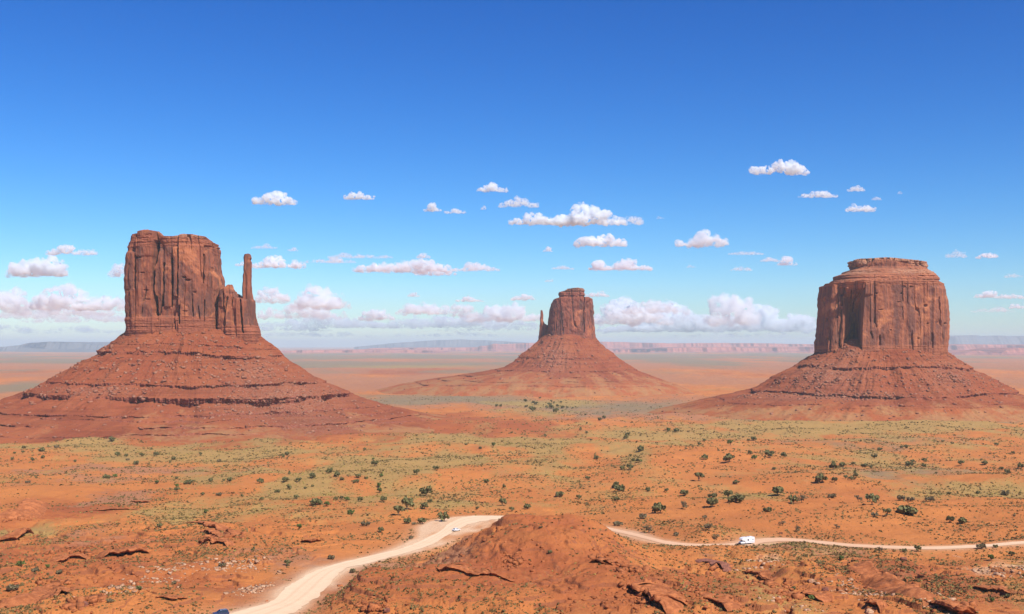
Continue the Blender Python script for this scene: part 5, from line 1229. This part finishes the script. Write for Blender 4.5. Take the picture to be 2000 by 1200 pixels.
CLOUDS = [  # px, py, w, h, thickness
 (535,386,86,26,1.1),(703,380,60,18,1),(960,365,64,18,.9),(1015,395,84,18,.6),(845,406,36,13,.7),(890,411,44,11,.5),(944,405,11,8,.4),(1048,424,112,26,1.1),(1098,428,90,18,.9),(1150,421,150,34,1.2),(1215,426,90,24,.5),(1175,466,112,28,1.2),(1521,325,120,28,1.1),(1598,378,80,14,.6),(1672,368,34,11,.5),(1678,404,60,18,.8),(1712,388,20,6,.3),(1376,464,108,32,.9),(1168,515,34,22,1),(1215,518,120,18,.8),(1070,487,22,9,.6),(1100,522,44,8,.4),(1460,493,76,9,.3),(1538,510,40,15,.7),(1507,507,44,8,.35),(1448,523,46,11,.35),
 (76,512,126,50,1.4),(142,486,98,22,.8),(230,527,40,24,.6),(542,509,108,26,1.1),(480,514,40,10,.5),(516,481,54,9,.25),(572,486,22,9,.4),(640,507,110,12,.35),(705,498,130,12,.25),(790,517,200,26,.9),(850,528,90,18,.8),(925,521,100,16,.6),(827,498,28,12,.6),(918,584,56,10,.8),(1022,580,50,12,.8),(808,574,24,11,.6),(1167,572,48,14,.7),(1073,547,18,7,.4),(1868,496,42,14,.3),(1929,498,46,12,.7),(1979,536,36,12,.3),(1935,573,62,16,1),(1980,577,60,12,.6),(1986,597,32,11,.7),(1350,520,20,6,.2),(1290,424,16,7,.2),(1758,376,10,6,.25)]
CM = [(80,500,'left of the mitten butte',120,60),(235,527,'against the mitten butte\'s left side',20,30),(540,386,'high above the thumb spire',60,30),(700,380,'high between the left and middle buttes',50,30),(540,500,'beside the thumb spire',60,30),(700,500,'between the left and middle buttes',80,30),(860,520,'in the long streak left of centre',80,30),(830,575,'low left of the middle butte',60,30),(870,408,'in the small trio left of centre',60,20),(985,380,'over the big central cloud\'s left end',40,24),(1120,425,'in the big central group',140,24),(1180,466,'under the big central group',60,20),(1080,505,'just above the middle butte',60,40),(1190,516,'in the flat row right above the middle butte',60,16),(1160,575,'beside the middle butte\'s cap',40,20),(1020,580,'just left of the middle butte\'s cap',40,14),
 (1376,464,'alone right of centre',60,30),(1490,505,'in the faint group left of the broad butte',70,26),(1521,325,'highest of all at upper right',80,24),(1640,385,'over the broad butte\'s left shoulder',80,26),(1940,500,'right of the broad butte up high',80,40),(1960,582,'right of the broad butte down low',60,24),(1760,376,'high over the broad butte',30,20),(1345,520,'right of the flat row',30,14)]
def build_clouds():
    it = []
    for (px, py, w, h, th) in CLOUDS:
        s = ('large' if w > 90 else 'small' if w > 30 else 'tiny') + (' puffy white cloud' if th > .65 else ' thin white cloud' if th > .35 else ' faint wispy cloud')
        it.append((px, py, s))
    labs = region_labels(it, CM)
    for i, ((px, py, w, h, th), lb) in enumerate(zip(CLOUDS, labs)):
        tag(cloud(px, py, w, h*1.05, 100+i, th, flat=0.6 if w/h > 5 else 0.0), lb, 'cloud', 'fair-weather clouds in the blue sky')
    banks = [(10,586,110,46,1.1,'long'), (110,580,110,46,1.2,''), (195,582,110,44,1.2,''), (40,612,240,22,.5,''), (170,620,260,20,.45,''),
      (618,574,96,54,1.3,''), (532,576,70,30,1.0,''), (588,604,170,34,.9,''), (655,590,60,26,.7,''), (735,612,72,26,1.2,''), (832,600,116,28,1.0,''), (905,606,60,26,.8,''), (985,607,150,38,1.3,''), (700,634,260,16,.5,''), (560,640,180,14,.4,''), (890,632,260,18,.5,''),
      (1220,612,180,42,1.3,''), (1310,618,170,44,1.2,''), (1428,606,104,54,1.1,''), (1500,618,110,44,1.2,''), (1570,626,110,36,1.1,''), (1370,636,420,22,.6,''), (1000,640,300,14,.4,''), (1240,642,260,14,.4,''), (1655,640,100,16,.4,''), (-60,590,110,40,1.0,''), (60,640,380,22,.35,''), (120,600,240,30,.7,''), (620,622,240,34,.7,''), (900,622,330,30,.6,''), (1380,628,430,40,.9,''), (600,652,300,14,.3,''), (900,652,300,12,.3,''), (1400,654,420,14,.3,''), (1280,600,140,26,.7,''), (1940,604,90,12,.3,'')]
    bl = region_labels([(b[0], b[1], ('tall heaped' if b[3] > 50 else 'rounded' if b[4] > .8 else 'thin low') + ' cloud') for b in banks],
        [(80,590,'in the bank left of the mitten butte',150,40),(600,590,'in the heap right of the thumb spire',110,40),(860,610,'in the bank left of the middle butte',160,40),(1240,615,'in the bank just right of the middle butte',110,40),(1480,615,'in the bank left of the broad butte',110,40),(1700,620,'low behind the broad butte',140,40)])
    for i, (b, lb) in enumerate(zip(banks, bl)):
        tag(cloud(b[0], b[1], b[2], b[3], 300+i, b[4]*0.8, flat=0.5), lb, 'cloud', 'cumulus banks along the horizon')
build_clouds()

# ------------------------------------------------------------------ air
def haze():
    m = bpy.data.materials.new('haze_air'); m.use_nodes = True; t = m.node_tree; t.nodes.clear()
    v = t.nodes.new('ShaderNodeVolumePrincipled'); v.inputs['Color'].default_value = (0.72, 0.93, 1.0, 1); v.inputs['Density'].default_value = 3.2e-5; v.inputs['Anisotropy'].default_value = 0.0
    o = t.nodes.new('ShaderNodeOutputMaterial'); t.links.new(v.outputs[0], o.inputs['Volume'])
    bm = bmesh.new(); r = bmesh.ops.create_cube(bm, size=1.0)
    for q in r['verts']: q.co = Vector((q.co.x*200000, q.co.y*200000, -192 + (q.co.z+.5)*(192+340)))
    me = bpy.data.meshes.new('haze'); bm.to_mesh(me); bm.free()
    tag(link('haze', me, m), kind='stuff')
haze()
